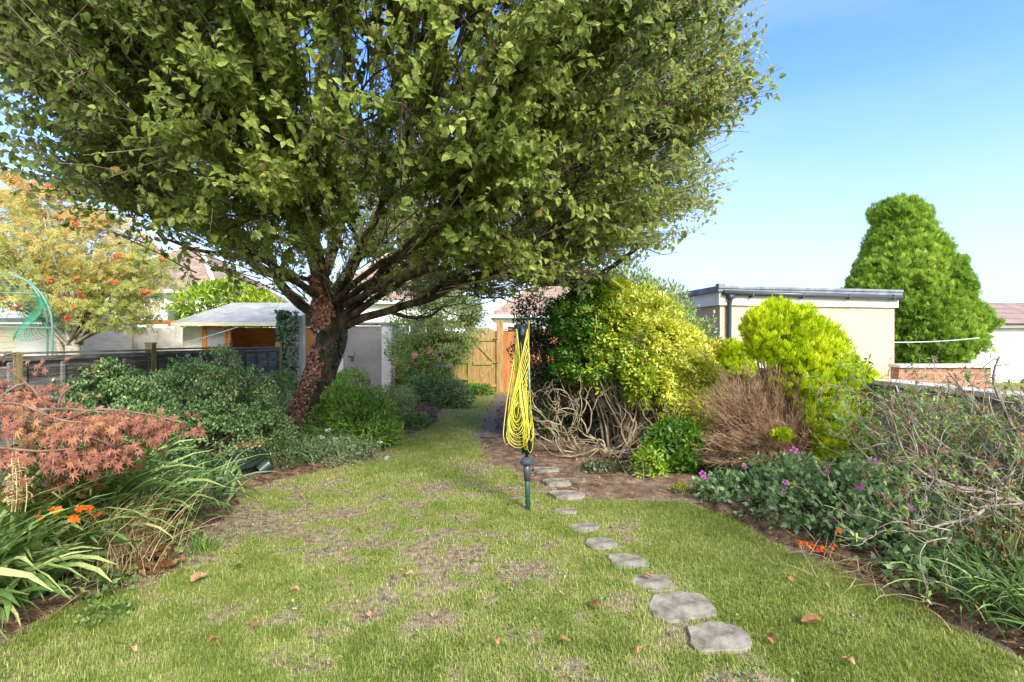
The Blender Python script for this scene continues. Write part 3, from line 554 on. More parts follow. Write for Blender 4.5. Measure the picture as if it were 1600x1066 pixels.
# neighbour: concrete panel wall, summerhouse, cream shed, fruit cage
cw = thing('concrete_fence', 'pale weathered concrete panel wall topped by an orange rail in the next garden', 'wall', (-11.5, 16, 0))
CY = 15.6; c0, c1 = P(95, 0, CY)[0], P(325, 0, CY)[0]
n = 5; ww = (c1-c0)/n
for k in range(n): obj('panel', Acc().box((c0+ww*(k+.5), CY, .96), (ww-.1, .06, 1.92)), M['concrete'], cw, bevel=.004); 
for k in range(n+1): obj('post', Acc().box((c0+ww*k, CY-.01, .99), (.1, .1, 1.98)), M['concrete'], cw, bevel=.004)
obj('rail', Acc().box(((c0+c1)/2+.4, CY, 2.07), (c1-c0-1.0, .05, .14)), M['orangewood'], cw)
sh = thing('summerhouse', 'open fronted honey wooden summerhouse with pale felt roof beyond the left fence', 'summerhouse', (-7.5, 13.5, 0))
S0 = 13.2; a0, a1 = P(318, 0, S0)[0], P(441, 0, S0)[0]; am = P(360, 0, S0)[0]; wS = a1-a0
obj('wall', Acc().box(((a0+a1)/2, S0+2.2, .95), (wS, .05, 1.9)).box((a1-.03, S0+1.1, .95), (.05, 2.15, 1.9)).box((a0+.03, S0+1.1, .95), (.05, 2.15, 1.9)).box(((a0+am)/2, S0, .45), (am-a0, .05, .9)).box(((am+a1)/2, S0, .35), (a1-am, .05, .5)), M['shedwood'], sh)
obj('wall', Acc().box((P(300, 0, S0)[0]+.1, S0+.2, .98), (.9, .06, 1.8)), M['concrete'], sh)
for x in (a0+.04, am, a1-.04): obj('post', Acc().box((x, S0-.03, .97), (.08, .08, 1.94)), M['shedwood'], sh)
wf = obj('window', Acc().box(((a0+am)/2, S0-.045, 1.83), (am-a0-.08, .06, .06)).box(((a0+am)/2, S0-.045, 1.3), (am-a0-.08, .06, .06)).box(((a0+am)/2, S0-.045, .93), (am-a0-.08, .06, .06)).box((a0+.09, S0-.05, 1.38), (.05, .05, .9)).box((am-.09, S0-.05, 1.38), (.05, .05, .9)), M['shedwood'], sh); obj('pane', Acc().box(((a0+am)/2, S0-.035, 1.38), (am-a0-.1, .02, .84)), M['doorgrey'], wf)
r0, r1 = P(282, 0, S0)[0], P(472, 0, S0)[0]
v = []; 
for dz in (0, .05): v += [[r0, S0-.35, 1.93+dz], [r1, S0-.35, 1.93+dz], [r1-.1, S0+1.1, 2.52+dz], [r0+.75, S0+1.1, 2.52+dz], [r1, S0+2.5, 1.93+dz], [r0, S0+2.5, 1.93+dz]]
obj('roof', Acc().add(v, [0, 3, 2, 1, 3, 5, 4, 2, 6, 7, 8, 9, 9, 8, 10, 11, 0, 1, 7, 6, 1, 2, 8, 7, 2, 4, 10, 8, 4, 5, 11, 10, 5, 3, 9, 11, 3, 0, 6, 9], [4]*10), M['felt'], sh)
obj('fascia', Acc().box(((r0+r1)/2, S0-.37, 1.925), (r1-r0, .03, .09)), M['creamwood'], sh)
cs = thing('cream_shed', 'cream clapboard shed at the far left behind the netting frame', 'shed', (-12.5, 13.4, 0))
c0, c1 = P(-60, 0, 13)[0], P(100, 0, 13)[0]; a = Acc()
for k in range(13): a.box(((c0+c1)/2, 13-.01, .1+k*.145), (c1-c0, .03, .15), rx=-.12, rnd=R.rand())
obj('cladding', a, M['creamwood'], cs); obj('wall', Acc().box(((c0+c1)/2, 14.2, .97), (c1-c0-.04, 2.3, 1.92)), M['creamwood'], cs); obj('roof', Acc().box(((c0+c1)/2, 14.1, 2.1), (c1-c0+.2, 2.9, .07), rx=.07), M['felt'], cs)
obj('door', Acc().box((P(60, 0, 13)[0], 12.95, .9), (1.0, .05, 1.75)), M['fascia'], cs)
fc = thing('netting_frame', 'arched green tube fruit cage with torn green netting at the far left', 'fruit cage', (-8.9, 9.3, 0))
M['tube'] = flat('green_tube', '5e8478', .4); M['net'] = leafmat('green_net', ['2c8a6a', '3aa080', '58b898'], .4, .6, .2)
for (yy, xa, xb, zt) in ((8.6, -9.4, -7.72, 2.62), (9.5, -10.2, -8.62, 2.75)):
    t = np.linspace(0, math.pi, 15); arc = [[xb, yy, 0]]+[[(xa+xb)/2+(xb-xa)/2*math.cos(q), yy, 1.75+(zt-1.75)*math.sin(q)] for q in t]+[[xa, yy, 0]]; a = Acc(); a.tubes(arc, [.016]*len(arc), 7); obj('hoop', a, M['tube'], fc, smooth=True)
a = Acc(); 
for (z, xo) in ((1.72, 0), (2.3, -.12)): a.tubes([[-7.74+xo, 8.6, z], [-8.64+xo, 9.5, z]], [.012]*2, 6); a.tubes([[-7.74+xo, 8.6, z], [-9.3, 8.6, z+.03]], [.01]*2, 6)
obj('crossbar', a, M['tube'], fc)
a = Acc()      # netting: fine threads of a draped sheet
u = np.linspace(0, 1, 26); vv = np.linspace(0, 1, 22); Gx = lambda s, t: -8.75+s*.95+.1*np.sin(5*t); Gz = lambda s, t: 2.45-t*.95*(1-.35*s)-.25*s+.05*np.sin(9*s); Gy = lambda s, t: 8.75+.25*np.sin(4*s+3*t)+.3*t
for s in u: t = np.linspace(0, 1, 10); a.tubes(np.stack([Gx(s, t), Gy(s, t), Gz(s, t)], -1), [.0035]*10, 3, rnd=R.rand(), cap=False)
for t0 in vv: s = np.linspace(0, 1, 10); a.tubes(np.stack([Gx(s, t0), Gy(s, t0), Gz(s, t0)], -1), [.0035]*10, 3, rnd=R.rand(), cap=False)
obj('netting', a, M['net'], fc)
# compost bin
cb = thing('compost_bin', 'dark blue-black compost bin half hidden by the roses', 'bin', (-1.75, 13.2, 0)); cx = P(692, 0, 13.2)[0]
obj('body', Acc().box((cx, 13.2, .4), (.56, .56, .8), taper=.82), M['darkplastic'], cb, bevel=.03); obj('lid', Acc().box((cx, 13.2, .85), (.54, .54, .09), taper=.85), flat('bluish_plastic', '3c4858', .35), cb, bevel=.02)
# washing line strings
def line(name, a, b, sag, r, label, m): 
    t = np.linspace(0, 1, 9)[:, None]; p = np.array(a)*(1-t)+np.array(b)*t; p[:, 2] -= sag*4*(t[:, 0]*(1-t[:, 0])); ac = Acc(); ac.tubes(p, [r]*9, 5); o = obj(name, ac, m, loc=a); tag(o, label, 'line')
M['string'] = flat('pale_string', 'b8d8c8', .5); M['whitestring'] = flat('white_string', 'd8dcdc', .5)
line('washing_line', P(240, 548, 10.6), P(372, 511, 10.7), .02, .007, 'pale green line rising past the summerhouse window', M['string'])
line('washing_line', P(1397, 535, 11.2), P(1530, 528, 11.6), .03, .008, 'thin white washing line crossing in front of the tall conifer', M['whitestring'])
# ================================================================ APPLE TREE
L_LOW = T([[0, 0, 0], [.3, .45, .05], [0, 1, -.2], [-.3, .45, .05]], [[0, 1, 2], [0, 2, 3]])
TC = np.array([-1.26, 6.2, 5.05]); TR = np.array([3.88, 3.8, 3.1])
QN = 2.7
def qn(d): return ((d[..., 0]**2+d[..., 1]**2)**(QN/2)+np.abs(d[..., 2])**QN)**(1/QN)
at_ = thing('apple_tree', 'large spreading old apple tree with leaning ivy clad trunk in the middle of the garden', 'tree', P(478, 678, 8.3))
D0 = 8.2
def LP(pts): return [P(a, b, y) for a, b, y in pts]
tk, tr_ = chain(LP([(468, 712, 8.3), (474, 680, 8.3), (482, 640, 8.28), (500, 590, 8.22), (515, 545, 8.18), (518, 505, 8.15), (512, 468, 8.1), (500, 430, 8.05)]), .42, .20, 4)
nT = len(tr_); tr_ = np.interp(np.linspace(0, 1, nT), [0, .12, .3, .5, .72, .85, 1], [.40, .28, .225, .21, .245, .17, .11])
limbs = [
 ([(520, 505, 8.15), (470, 475, 8.0), (440, 440, 7.9), (420, 400, 7.8), (410, 350, 7.7), (403, 290, 7.6), (390, 210, 7.4), (380, 100, 7.1)], .15, .05),
 ([(436, 436, 7.9), (395, 408, 7.8), (350, 396, 7.6), (300, 388, 7.4), (250, 370, 7.1)], .07, .02),
 ([(420, 405, 7.8), (370, 360, 7.5), (310, 310, 7.2), (230, 260, 6.8)], .07, .02),
 ([(500, 440, 8.05), (480, 380, 8.0), (465, 300, 7.9), (455, 200, 7.6), (440, 60, 7.3)], .13, .04),
 ([(505, 430, 8.05), (525, 380, 8.1), (530, 300, 8.2), (540, 200, 8.3), (545, 80, 8.3)], .12, .04),
 ([(520, 480, 8.15), (550, 420, 8.0), (585, 350, 7.8), (620, 270, 7.5), (650, 150, 7.1), (670, 20, 6.8)], .13, .04),
 ([(530, 500, 8.15), (575, 455, 8.0), (620, 400, 7.7), (670, 340, 7.4), (740, 260, 7.0), (800, 150, 6.5)], .12, .035),
 ([(535, 505, 8.15), (580, 470, 7.9), (630, 435, 7.5), (700, 395, 7.0), (780, 340, 6.4), (880, 260, 5.8)], .11, .03),
 ([(535, 512, 8.15), (565, 497, 8.1), (600, 487, 8.0), (650, 473, 7.8), (695, 456, 7.6), (740, 436, 7.4), (800, 430, 7.1), (860, 442, 6.8), (930, 430, 6.5), (1000, 385, 6.2)], .125, .035),
 ([(605, 486, 8.0), (640, 495, 7.9), (668, 493, 7.85), (690, 480, 7.8)], .06, .018),
 ([(700, 455, 7.6), (745, 440, 7.5), (745, 462, 7.4), (788, 466, 7.3)], .03, .014),
 ([(660, 470, 7.8), (710, 430, 7.5), (770, 400, 7.1), (850, 380, 6.6), (950, 340, 6.0)], .08, .025),
 ([(740, 436, 7.4), (800, 412, 7.0), (870, 400, 6.5), (960, 330, 6.0), (1040, 240, 5.7)], .07, .02),
 ([(515, 460, 8.1), (500, 400, 7.6), (470, 330, 6.9), (440, 250, 6.0)], .10, .03),
 ([(520, 470, 8.1), (560, 400, 7.4), (600, 310, 6.5), (640, 200, 5.6)], .11, .03),
 ([(525, 480, 8.1), (600, 420, 7.3), (680, 340, 6.4), (760, 250, 5.6)], .10, .025),
 ([(505, 470, 8.1), (460, 440, 8.5), (400, 420, 9.0), (330, 340, 9.4)], .09, .025),
 ([(515, 460, 8.1), (560, 400, 8.8), (620, 330, 9.4), (700, 240, 9.8)], .10, .03),
 ([(515, 470, 8.1), (500, 420, 7.0), (480, 370, 6.0), (440, 330, 5.0)], .09, .025),
 ([(520, 475, 8.1), (570, 430, 6.9), (640, 390, 5.8), (700, 340, 4.8)], .09, .025),
 ([(530, 480, 8.1), (640, 430, 6.8), (760, 400, 5.7), (880, 360, 4.9)], .09, .02),
 ([(510, 470, 8.1), (430, 420, 7.0), (340, 370, 6.0), (230, 320, 5.2)], .08, .02),
 ([(500, 440, 8.05), (450, 430, 7.7), (428, 418, 7.6), (440, 470, 7.9)][:3], .05, .03),
]
ta = Acc(); ta.tubes(tk, tr_, 18, rnd=.5)
# lumpy trunk
v = ta.v[0].reshape(-1, 3); c = np.repeat(tk, 18, 0); rad = v-c; ta.v[0] = c+rad*(1+.16*fbm(v*[2.5, 2.5, 1.4], 3, 3)[:, None]+.07*np.abs(fbm(v*[9, 9, 2.2], 8, 2))[:, None])
obj('trunk', ta, M['bark'], at_, smooth=True)
sk = [tk[-8:]]; skr = [tr_[-8:]]; la = Acc()
for pts, r0, r1 in limbs:
    r0 *= .76 if pts[0][0] < 515 else .58; r1 *= .75
    p, r = chain(LP(pts), r0, r1, 5); w = np.linspace(0, 1, len(p))[:, None]
    p = p+np.stack([noise(p*2.5, 31), noise(p*2.5, 32), noise(p*2.5, 33)], -1)*.05*np.sin(w*3)
    r = r*(1+.05*noise(p*3, 34)); la.tubes(p, r, 9, rnd=R.rand()); sk.append(p); skr.append(r)
def near(tg, SKp, SKr, pref=None):
    idx = []
    for k in range(0, len(tg), 400):
        d = np.linalg.norm(tg[k:k+400, None]-SKp[None], axis=2); idx.append(np.argmin(d+.0*SKr[None], 1))
    return np.concatenate(idx)
F0 = P(515, 490, 8.15)
S0p = np.concatenate(sk[1:]); S0r = np.concatenate(skr[1:])
def crown_targets(n, f0, f1, low=-.92):
    out = []
    while sum(map(len, out)) < n:
        d = rv(n); d = d[d[:, 2] > low]; f = f0+(f1-f0)*R.rand(len(d)); p = TC+d*TR*(f/qn(d))[:, None]*(1+.07*fbm(d*2.2, 21, 2))[:, None]
        out.append(p[(p[:, 2] > zfloor(p)-.05)])
    return np.concatenate(out)[:n]
def zfloor(p): return 2.15-.2*np.exp(-((p[..., 0]-.5)/.7)**2)*(p[..., 1] < 7)+.78*np.maximum(0, -3.2-p[..., 0])+.6*np.maximum(0, p[..., 0]-1.7)+.25*fbm(p*1.3, 77, 2)
def inside(p): return qn((p-TC)/TR)/(1+.09*fbm(nrm((p-TC)/TR)*2.6, 21, 3))+np.where(p[..., 2] < zfloor(p), 5., 0.)
def grow(tg, Sp, Sr, r0s, r1, K, wob, back=.28):
    i = near(tg-(tg-F0)*back, Sp, Sr); a = Sp[i]; out = nrm(a-F0); L = np.linalg.norm(tg-a, axis=1)[:, None]
    mid = a+out*L*.45+UP*L*.05; pl = bez(a, mid, tg, K, wob); n = len(tg)
    ra = np.minimum(Sr[i]*.7, r0s*(.7+.6*R.rand(n)))
    return pl, taper(ra, r1, K, n)
T1 = crown_targets(150, .45, .85); pl1, r1_ = grow(T1, S0p, S0r, .045, .012, 9, .10); la.tubes(pl1, r1_, 7)
S1p = np.concatenate([S0p, pl1[:, 3:].reshape(-1, 3)]); S1r = np.concatenate([S0r, r1_[:, 3:].ravel()])
T2 = crown_targets(1300, .62, .95); pl2, r2_ = grow(T2, S1p, S1r, .017, .005, 8, .12, .2); la.tubes(pl2, r2_, 5)
n = 520; i = R.choice(len(S1p), n); b = S1p[i]; ok = (b[:, 2] < 4.0) & (np.linalg.norm(b-F0, axis=1) > .5); b = b[ok]; n = len(b)
d = nrm(nrm(b-F0)*.7+rv(n)*.9+UP*.15); e = b+d*(.25+.6*R.rand(n))[:, None]; e[:, 2] = np.maximum(e[:, 2], 1.98); la.tubes(bez(b, b+d*.2+rv(n)*.12, e, 7, .09), taper(.009, .0025, 7, n), 4)
e2 = e+nrm(d+rv(n)*.8)*.22; la.tubes(bez(e, e+d*.08, e2, 4, .05), taper(.003, .0015, 4, n), 4)
obj('limbs', la, M['bark'], at_, smooth=True)
M['shoot'] = surf('shoot_bark', ['4e4034', '786858', 'a09080'], 9, rough=.8, bump=0, use_rnd=.7)
# long straight shoots carrying the leaves
S2p = pl2[:, 3:].reshape(-1, 3)
n3 = 17500; i = R.randint(0, len(S2p), n3); b3 = S2p[i]+R.normal(size=(n3, 3))*.02
d3 = nrm(nrm(b3-F0-[0, 0, .2])*1.0+nrm((b3-TC)/TR)*.55+UP*.25+rv(n3)*.30); L3 = .35+.75*R.rand(n3)
e3 = b3+d3*L3[:, None]; ins = inside(e3); ok = (ins < 1.04) & (ins > .6) & (e3[:, 2] > 1.95); b3, d3, L3, e3 = b3[ok], d3[ok], L3[ok], e3[ok]
# a few droopers at the rim
n3 = len(b3); mid = b3+d3*L3[:, None]*.5+rv(n3)*.04; pl3 = bez(b3, mid, e3+UP*.05*R.normal(size=(n3, 1)), 5, .03)
tw = Acc(); tw.tubes(pl3, taper(.0055, .0018, 5, n3), 4)
wh = Acc(); nw = 170; wt = crown_targets(nw*3, .95, 1.06); wt = wt[(wt[:, 2] > 2.2)][:nw]; nw = len(wt)
wb = wt-nrm(wt-F0+rv(nw)*.5)*.8; plw = bez(wb, (wb+wt)/2+UP*.08, wt+nrm(wt-TC)*.22, 6, .06); tw.tubes(plw, taper(.005, .0016, 6, nw), 4)
# free leafy spurs through the lower and outer crown
ns = 7000; st_ = crown_targets(ns, .55, 1.0); st_ = st_[(st_[:, 2] < 5.2)]; ns = len(st_); ix = near(st_, S2p[::3], S2p[::3, 0]); sb = S2p[::3][ix]; far_ = np.linalg.norm(st_-sb, axis=1) < .9; st_, sb = st_[far_], sb[far_]; ns = len(st_)
pl4 = bez(sb, (sb+st_)/2+UP*.04, st_+nrm(st_-TC)*.12, 5, .04); tw.tubes(pl4, taper(.004, .0015, 5, ns), 4)
nl = 900; lt = crown_targets(nl, .9, 1.0); lt = lt[(lt[:, 1] < 6.8) & (lt[:, 2] < 6.5)]; nl = len(lt); dl = nrm(nrm(lt-F0)*1.+nrm((lt-TC)/TR)*.35+UP*.35+rv(nl)*.14); lb = lt-dl*(1.0+.9*R.rand(nl))[:, None]
pll = bez(lb, (lb+lt)/2+rv(nl)*.05, lt+dl*.12, 7, .04); tw.tubes(pll, taper(.0075, .0022, 7, nl), 5)
obj('shoots', tw, M['shoot'], at_)
def leaf_on(pl, per, t0=.12, spread=.03):
    n, K, _ = pl.shape; t = t0+(1-t0)*R.rand(n, per); u = t*(K-1); k = np.minimum(u.astype(int), K-2); f = (u-k)[..., None]
    a = np.take_along_axis(pl, k[..., None], 1); b = np.take_along_axis(pl, (k+1)[..., None], 1); p = a+(b-a)*f; d = nrm(b-a); return p.reshape(-1, 3)+rv(n*per)*spread*R.rand(n*per, 1), d.reshape(-1, 3)
lf = Acc()
p, d = leaf_on(pl3, 24); n = len(p); g = inside(p); keep = R.rand(n) < np.clip((g-.32)*2.3, .16, 1); p, d = p[keep], d[keep]
q, dq = leaf_on(plw, 18, .3); q5, d5 = leaf_on(pll, 10, .4, .03); q4, d4 = leaf_on(pl4, 22, .2, .05); q4 = np.concatenate([q4, q5]); d4 = np.concatenate([d4, d5]); p = np.concatenate([p, q, q4]); d = np.concatenate([d, dq, d4]); ok = p[:, 2] > zfloor(p)-.2; p, d = p[ok], d[ok]; n = len(p)
ld = nrm(d*.45+rv(n)*.8-UP*.25); ln = nrm(UP*.55+nrm(p-TC)*.75+rv(n)*.5)
rnd = np.clip(.15+.55*R.rand(n)+.22*fbm(p*1.1, 23, 2)+.1*fbm(p*5, 24, 2)+(R.rand(n) < .03)*.4, 0, 1)
sz_ = .060*(.45+.95*R.rand(n)); as_ = .8+.35*R.rand(n); vis = (p[:, 1] < 5.2)
for msk, tm_ in ((vis, L_APPLE), (~vis, L_LOW)): lf.leaves(tm_, p[msk], ld[msk], ln[msk], sz_[msk], rnd[msk], as_[msk]); obj('leaves', lf, M['apple'], at_)
print('apple leaves', n, 'shoots', n3)
# dead ivy on the trunk: left and camera side
def trunk_cover(n, az0, az1, t0, t1, off=.03):
    t = t0+(t1-t0)*R.rand(n); az = az0+(az1-az0)*R.rand(n); u = t*(nT-1); k = np.minimum(u.astype(int), nT-2); f = (u-k)[:, None]
    c = tk[k]*(1-f)+tk[k+1]*f; rr = tr_[k]*(1-f[:, 0])+tr_[k+1]*f[:, 0]; o = np.stack([np.cos(az), np.sin(az), az*0], -1); return c+o*(rr*1.04+off*R.rand(n))[:, None], o
p, o = trunk_cover(8500, math.radians(150), math.radians(285), .05, .97, .06); n = len(p); a = Acc()
keep = fbm(p*3.2, 66, 2)+.28*np.cos(np.arctan2(o[:, 1], o[:, 0])-math.radians(195)) > -.26; p, o = p[keep], o[keep]; n = len(p)
a.leaves(L_IVY, p, nrm(o*.35-UP*.8+rv(n)*.5), nrm(o+UP*.3+rv(n)*.4), .032+.03*R.rand(n)); 
p, o = trunk_cover(1100, math.radians(150), math.radians(300), .75, 1.0, .06); n = len(p); a.leaves(L_IVY, p, nrm(o*.35-UP*.8+rv(n)*.5), nrm(o+UP*.3+rv(n)*.4), .04+.03*R.rand(n))
obj('dead_ivy', a, M['ivy_dead'], at_)
p, o = trunk_cover(900, math.radians(200), math.radians(350), .05, 1.0, .05); keep = fbm(p*2.6, 67, 2) > .15; p, o = p[keep], o[keep]; n = len(p); a = Acc()
a.leaves(L_IVY, p, nrm(o*.3-UP*.7+rv(n)*.5), nrm(o+UP*.3+rv(n)*.4), .03+.03*R.rand(n)); obj('green_ivy', a, M['ivy'], at_)
# ================================================================ PLANTS, LEFT SIDE
def B(px, py, Y, rx, ry, rz): p = P(px, py, Y); return (p[0], p[1], p[2], rx, ry, rz)
shrub('evergreen_shrub', 'long dark green small leaved evergreen shrub in front of the left fence', 'shrub', (-3.9, 6.1, 0),
      [B(128, 660, 5.6, .50, .5, .46), B(215, 640, 5.9, .55, .55, .48), B(300, 625, 6.1, .62, .6, .55), B(372, 640, 6.2, .45, .5, .5), B(340, 570, 6.1, .28, .3, .22), B(170, 585, 5.8, .3, .3, .2), B(330, 690, 5.9, .55, .45, .42), B(235, 690, 5.7, .6, .5, .5), B(130, 690, 5.5, .6, .5, .5), B(400, 680, 6.4, .4, .4, .42)],
      L_OVAL, 'azalea', 46000, .034, stem_n=90, shell=(.6, 1.05), lump=.22, gap=.22, up=.5, stem_r=(.012, .003), seed=2)
a = Acc(); p, o = blob_pts([B(128, 590, 5.6, .35, .35, .35), B(290, 580, 6.1, .5, .4, .4), B(200, 590, 5.9, .4, .4, .3)], 60, (.9, 1.2), seed=5)
# japanese maple: drooping layered sprays
mt = thing('japanese_maple', 'low japanese maple with layered dusky red pointed leaves at the left edge', 'tree', (-3.6, 3.5, 0))
br = [[(-60, 690, 3.3), (-20, 640, 3.3), (40, 600, 3.3), (88, 655, 3.25), (150, 640, 3.15), (215, 645, 3.1), (285, 660, 3.05)], [(-60, 620, 3.4), (0, 576, 3.4), (30, 590, 3.4), (70, 622, 3.35), (90, 622, 3.3)],
      [(80, 690, 3.3), (88, 660, 3.3), (95, 620, 3.3), (120, 600, 3.3)], [(-80, 700, 3.2), (0, 660, 3.1), (80, 665, 3.0), (160, 690, 2.95), (180, 700, 2.9)], [(-60, 650, 3.4), (0, 560, 3.4), (60, 553, 3.3)],
      [(-80, 720, 3.0), (-20, 700, 2.9), (60, 705, 2.85), (120, 700, 2.8)], [(60, 640, 3.2), (120, 640, 3.3), (200, 650, 3.3), (250, 665, 3.3)], [(-60, 640, 3.2), (20, 630, 3.0), (90, 655, 2.95), (130, 660, 2.95)]]
ba = Acc(); pls = []
for q in br: p, r = chain(LP(q), .011, .003, 5); ba.tubes(p, r, 6); pls.append(p)
ba.tubes(*[z for z in chain([(-3.62, 3.5, 0), (-3.7, 3.5, .5), P(-60, 640, 3.35)], .03, .014, 5)], 8); obj('branches', ba, M['twig'], mt, smooth=True)
allp = np.concatenate([p[3:] for p in pls]); n = 760; wq = np.concatenate([np.full(len(p)-3, w_) for p, w_ in zip(pls, (1.5, .25, .12, 1.8, .25, 1.5, 1.3, 1.2))]); k = R.choice(len(allp), n, p=wq/wq.sum()); p = allp[k]+R.normal(size=(n, 3))*[.075, .11, .028]-UP*.03
w0 = (p[:, 0]-(-3.3))/1.2; p[:, 2] -= .04*R.rand(n)
d = nrm(np.stack([.5+.5*R.normal(size=n), -.5+.4*R.normal(size=n), -1.0+.3*R.normal(size=n)], -1)); nn = nrm(np.array([.1, -.85, .55])+rv(n)*.25)
a = Acc(); a.leaves(L_MAPLE, p, d, nn, .062*(.6+.6*R.rand(n)), np.clip(R.rand(n)*.7+.25*fbm(p*3, 9, 2)+.15, 0, 1)); obj('leaves', a, M['maple'], mt)
a = Acc(); foliage(a, L_MAPLE, [B(70, 745, 3.1, .42, .3, .22), B(150, 720, 3.2, .3, .3, .16)], 420, .055, shell=(.3, 1), up=0, outw=.3, droop=.4); obj('lower_leaves', a, leafmat('green_maple_leaf', ['3c4a1c', '5c5a28', '7a4c34', '8a5a44'], .35, .5, .3), mt)
# crocosmia clumps
def clump(name, label, cat, base, n, L, w, az=None, az_s=.8, mat='strap', lean=(.15, .8), droop=1.1, spread=.1, flowers=0, dead=.0, **kw):
    t = thing(name, label, cat, base); a = Acc(); straps(a, base, n, L, w, (az, az_s) if az is not None else None, spread=spread, lean=lean, droop=droop, **kw); obj('leaves', a, M[mat], t)
    if dead: a = Acc(); straps(a, base, int(n*dead), L*.75, w*.5, None, spread=spread*1.3, lean=(.5, 1.3), droop=1.6); obj('dead_leaves', a, M['dry'], t)
    return t
clump('crocosmia', 'broad strap leaved clump arching over the grass at the bottom left corner', 'plant', (-2.86, 2.66, 0.02), 170, .80, .046, -.45, .9, lean=(.1, .8), droop=1.25, spread=.13)
c1 = clump('crocosmia', 'strap leaved clump with orange-red flowers under the japanese maple', 'plant', (-3.05, 3.1, 0.02), 150, .92, .038, .0, .9, lean=(.1, .6), droop=1.0, spread=.14)
a = Acc()
for (px, py, Y) in ((95, 795, 2.75), (130, 793, 2.8), (148, 790, 2.8), (155, 800, 2.8), (118, 808, 2.75), (130, 812, 2.7), (88, 798, 2.7), (76, 806, 2.7)):
    c = P(px-6, py, Y); a = Acc(); a.leaves(L_FLOWER, c[None]+R.normal(size=(2, 3))*.012, nrm(rv(2)+[0, -1, .2]), nrm(rv(2)*.4+[0, -.6, .7]), .026)
    a.tubes([c, c-[.10, -.05, .02], c-[.3, -.1, .12]], [.003]*3, 4, mi=1)
    obj('flower', a, [M['orange'], M['weed']], c1)
clump('crocosmia', 'tall green arching strap leaves beside the pale dried tangle in the left bed', 'plant', (-2.95, 3.55, 0.03), 170, 1.0, .034, -.05, .8, lean=(.1, .75), droop=1.0, spread=.15)
clump('crocosmia', 'dark strap leaved clump near the white plant marker', 'plant', (-2.85, 4.0, 0.03), 120, .7, .026, -.1, 1.1, lean=(.15, .9), droop=1.2, spread=.15, hue=-.3)
t = thing('dried_stalks', 'tangle of pale tan dried flower stalks among the green strap leaves', 'plant', (-2.65, 3.35, 0))
a = Acc(); n = 420; b = np.array([-2.62, 3.35, .05])+R.normal(size=(n, 3))*[.14, .16, .02]; e = b+np.stack([.10+.16*R.normal(size=n), -.05+.16*R.normal(size=n), .18+.30*R.rand(n)], -1); mid = (b+e)/2+[-.05, 0, .12]
a.tubes(bez(b, mid, e, 6, .05), taper(.0022, .001, 6, n), 3); obj('stalks', a, M['dry'], t)
t = thing('dried_fern', 'curled pale seed heads and dead fronds at the left edge above the orange flowers', 'plant', (-2.85, 2.75, 0))
a = Acc()
for s_ in range(9):
    b = P(5+R.rand()*45, 800, 2.65+.15*R.rand()); h = .16+.14*R.rand(); st = np.array([b+[.01*math.sin(q*3), 0, q*h] for q in np.linspace(0, 1, 6)]); a.tubes(st, [.0025]*6, 4)
    for k in range(20):
        c = st[R.randint(1, 6)]; q = np.linspace(0, 4.2, 9); rr = .022*(1-q/6)*(.6+.7*R.rand()); az = R.rand()*6.28; loop = np.stack([c[0]+math.cos(az)*(rr*np.sin(q)+.008*q), c[1]+math.sin(az)*(rr*np.sin(q)+.008*q), c[2]+.012*q*.5+rr*np.cos(q)], -1); a.tubes(loop, [.0016]*9, 3)
obj('fronds', a, M['dry'], t)
# broad leafed low plants at bed front
def lowplant(name, label, cat, c, r, n, size, tm=L_GERAN, mat='weed', h=.12, stems_n=14, **kw):
    t = thing(name, label, cat, (c[0], c[1], 0)); a = Acc(); foliage(a, tm, [(c[0], c[1], h*.45, r, r*.8, h)], n, size, shell=(.45, 1.0), up=.3, **kw); obj('foliage', a, M[mat], t)
    if stems_n: s = Acc(); p, _ = blob_pts([(c[0], c[1], h*.45, r, r*.8, h)], stems_n, (.4, .9)); stems(s, (c[0], c[1], 0), p, .004, .002); obj('stems', s, M['tanbranch'], t)
    return t
lowplant('broadleaf_plant', 'small plant with rounded dull green leaves at the front of the left bed', 'plant', (-2.42, 3.0), .17, 210, .034, hue=-.1)
lowplant('broadleaf_plant', 'purplish bronze low leafy plant beneath the dried stalks', 'plant', (-2.36, 3.35), .17, 150, .05, mat='bronze')
lowplant('broadleaf_plant', 'low green leafy plant beside the tuft of long grass on the left bed edge', 'plant', (-2.45, 3.75), .16, 150, .04)
lowplant('broadleaf_plant', 'grey-green leafy plant at the foot of the white plant marker', 'plant', (-2.85, 4.75), .25, 260, .045, mat='geranium', h=.2)
lowplant('broadleaf_plant', 'clover like cushion of small leaves on grass at the bottom left', 'plant', (-2.2, 2.75), .16, 240, .02, h=.05, stems_n=0)
clump('grass_tuft', 'tuft of long bright grass at the left edge of the lawn', 'grass tuft', (-2.18, 3.62, 0), 110, .14, .005, None, mat='bright', lean=(0, .5), droop=.5, spread=.05)
clump('dark_foliage', 'shadowed leafy plant between the evergreen shrub and the strap leaves', 'plant', (-3.3, 4.9, 0), 160, .42, .03, None, mat='azalea', spread=.3, lean=(.2, 1), droop=.8)
lowplant('ivy_patch', 'dark trailing ivy on the ground under the evergreen shrub', 'plant', (-3.55, 5.35), .55, 900, .05, tm=L_IVY, mat='ivy', h=.25)
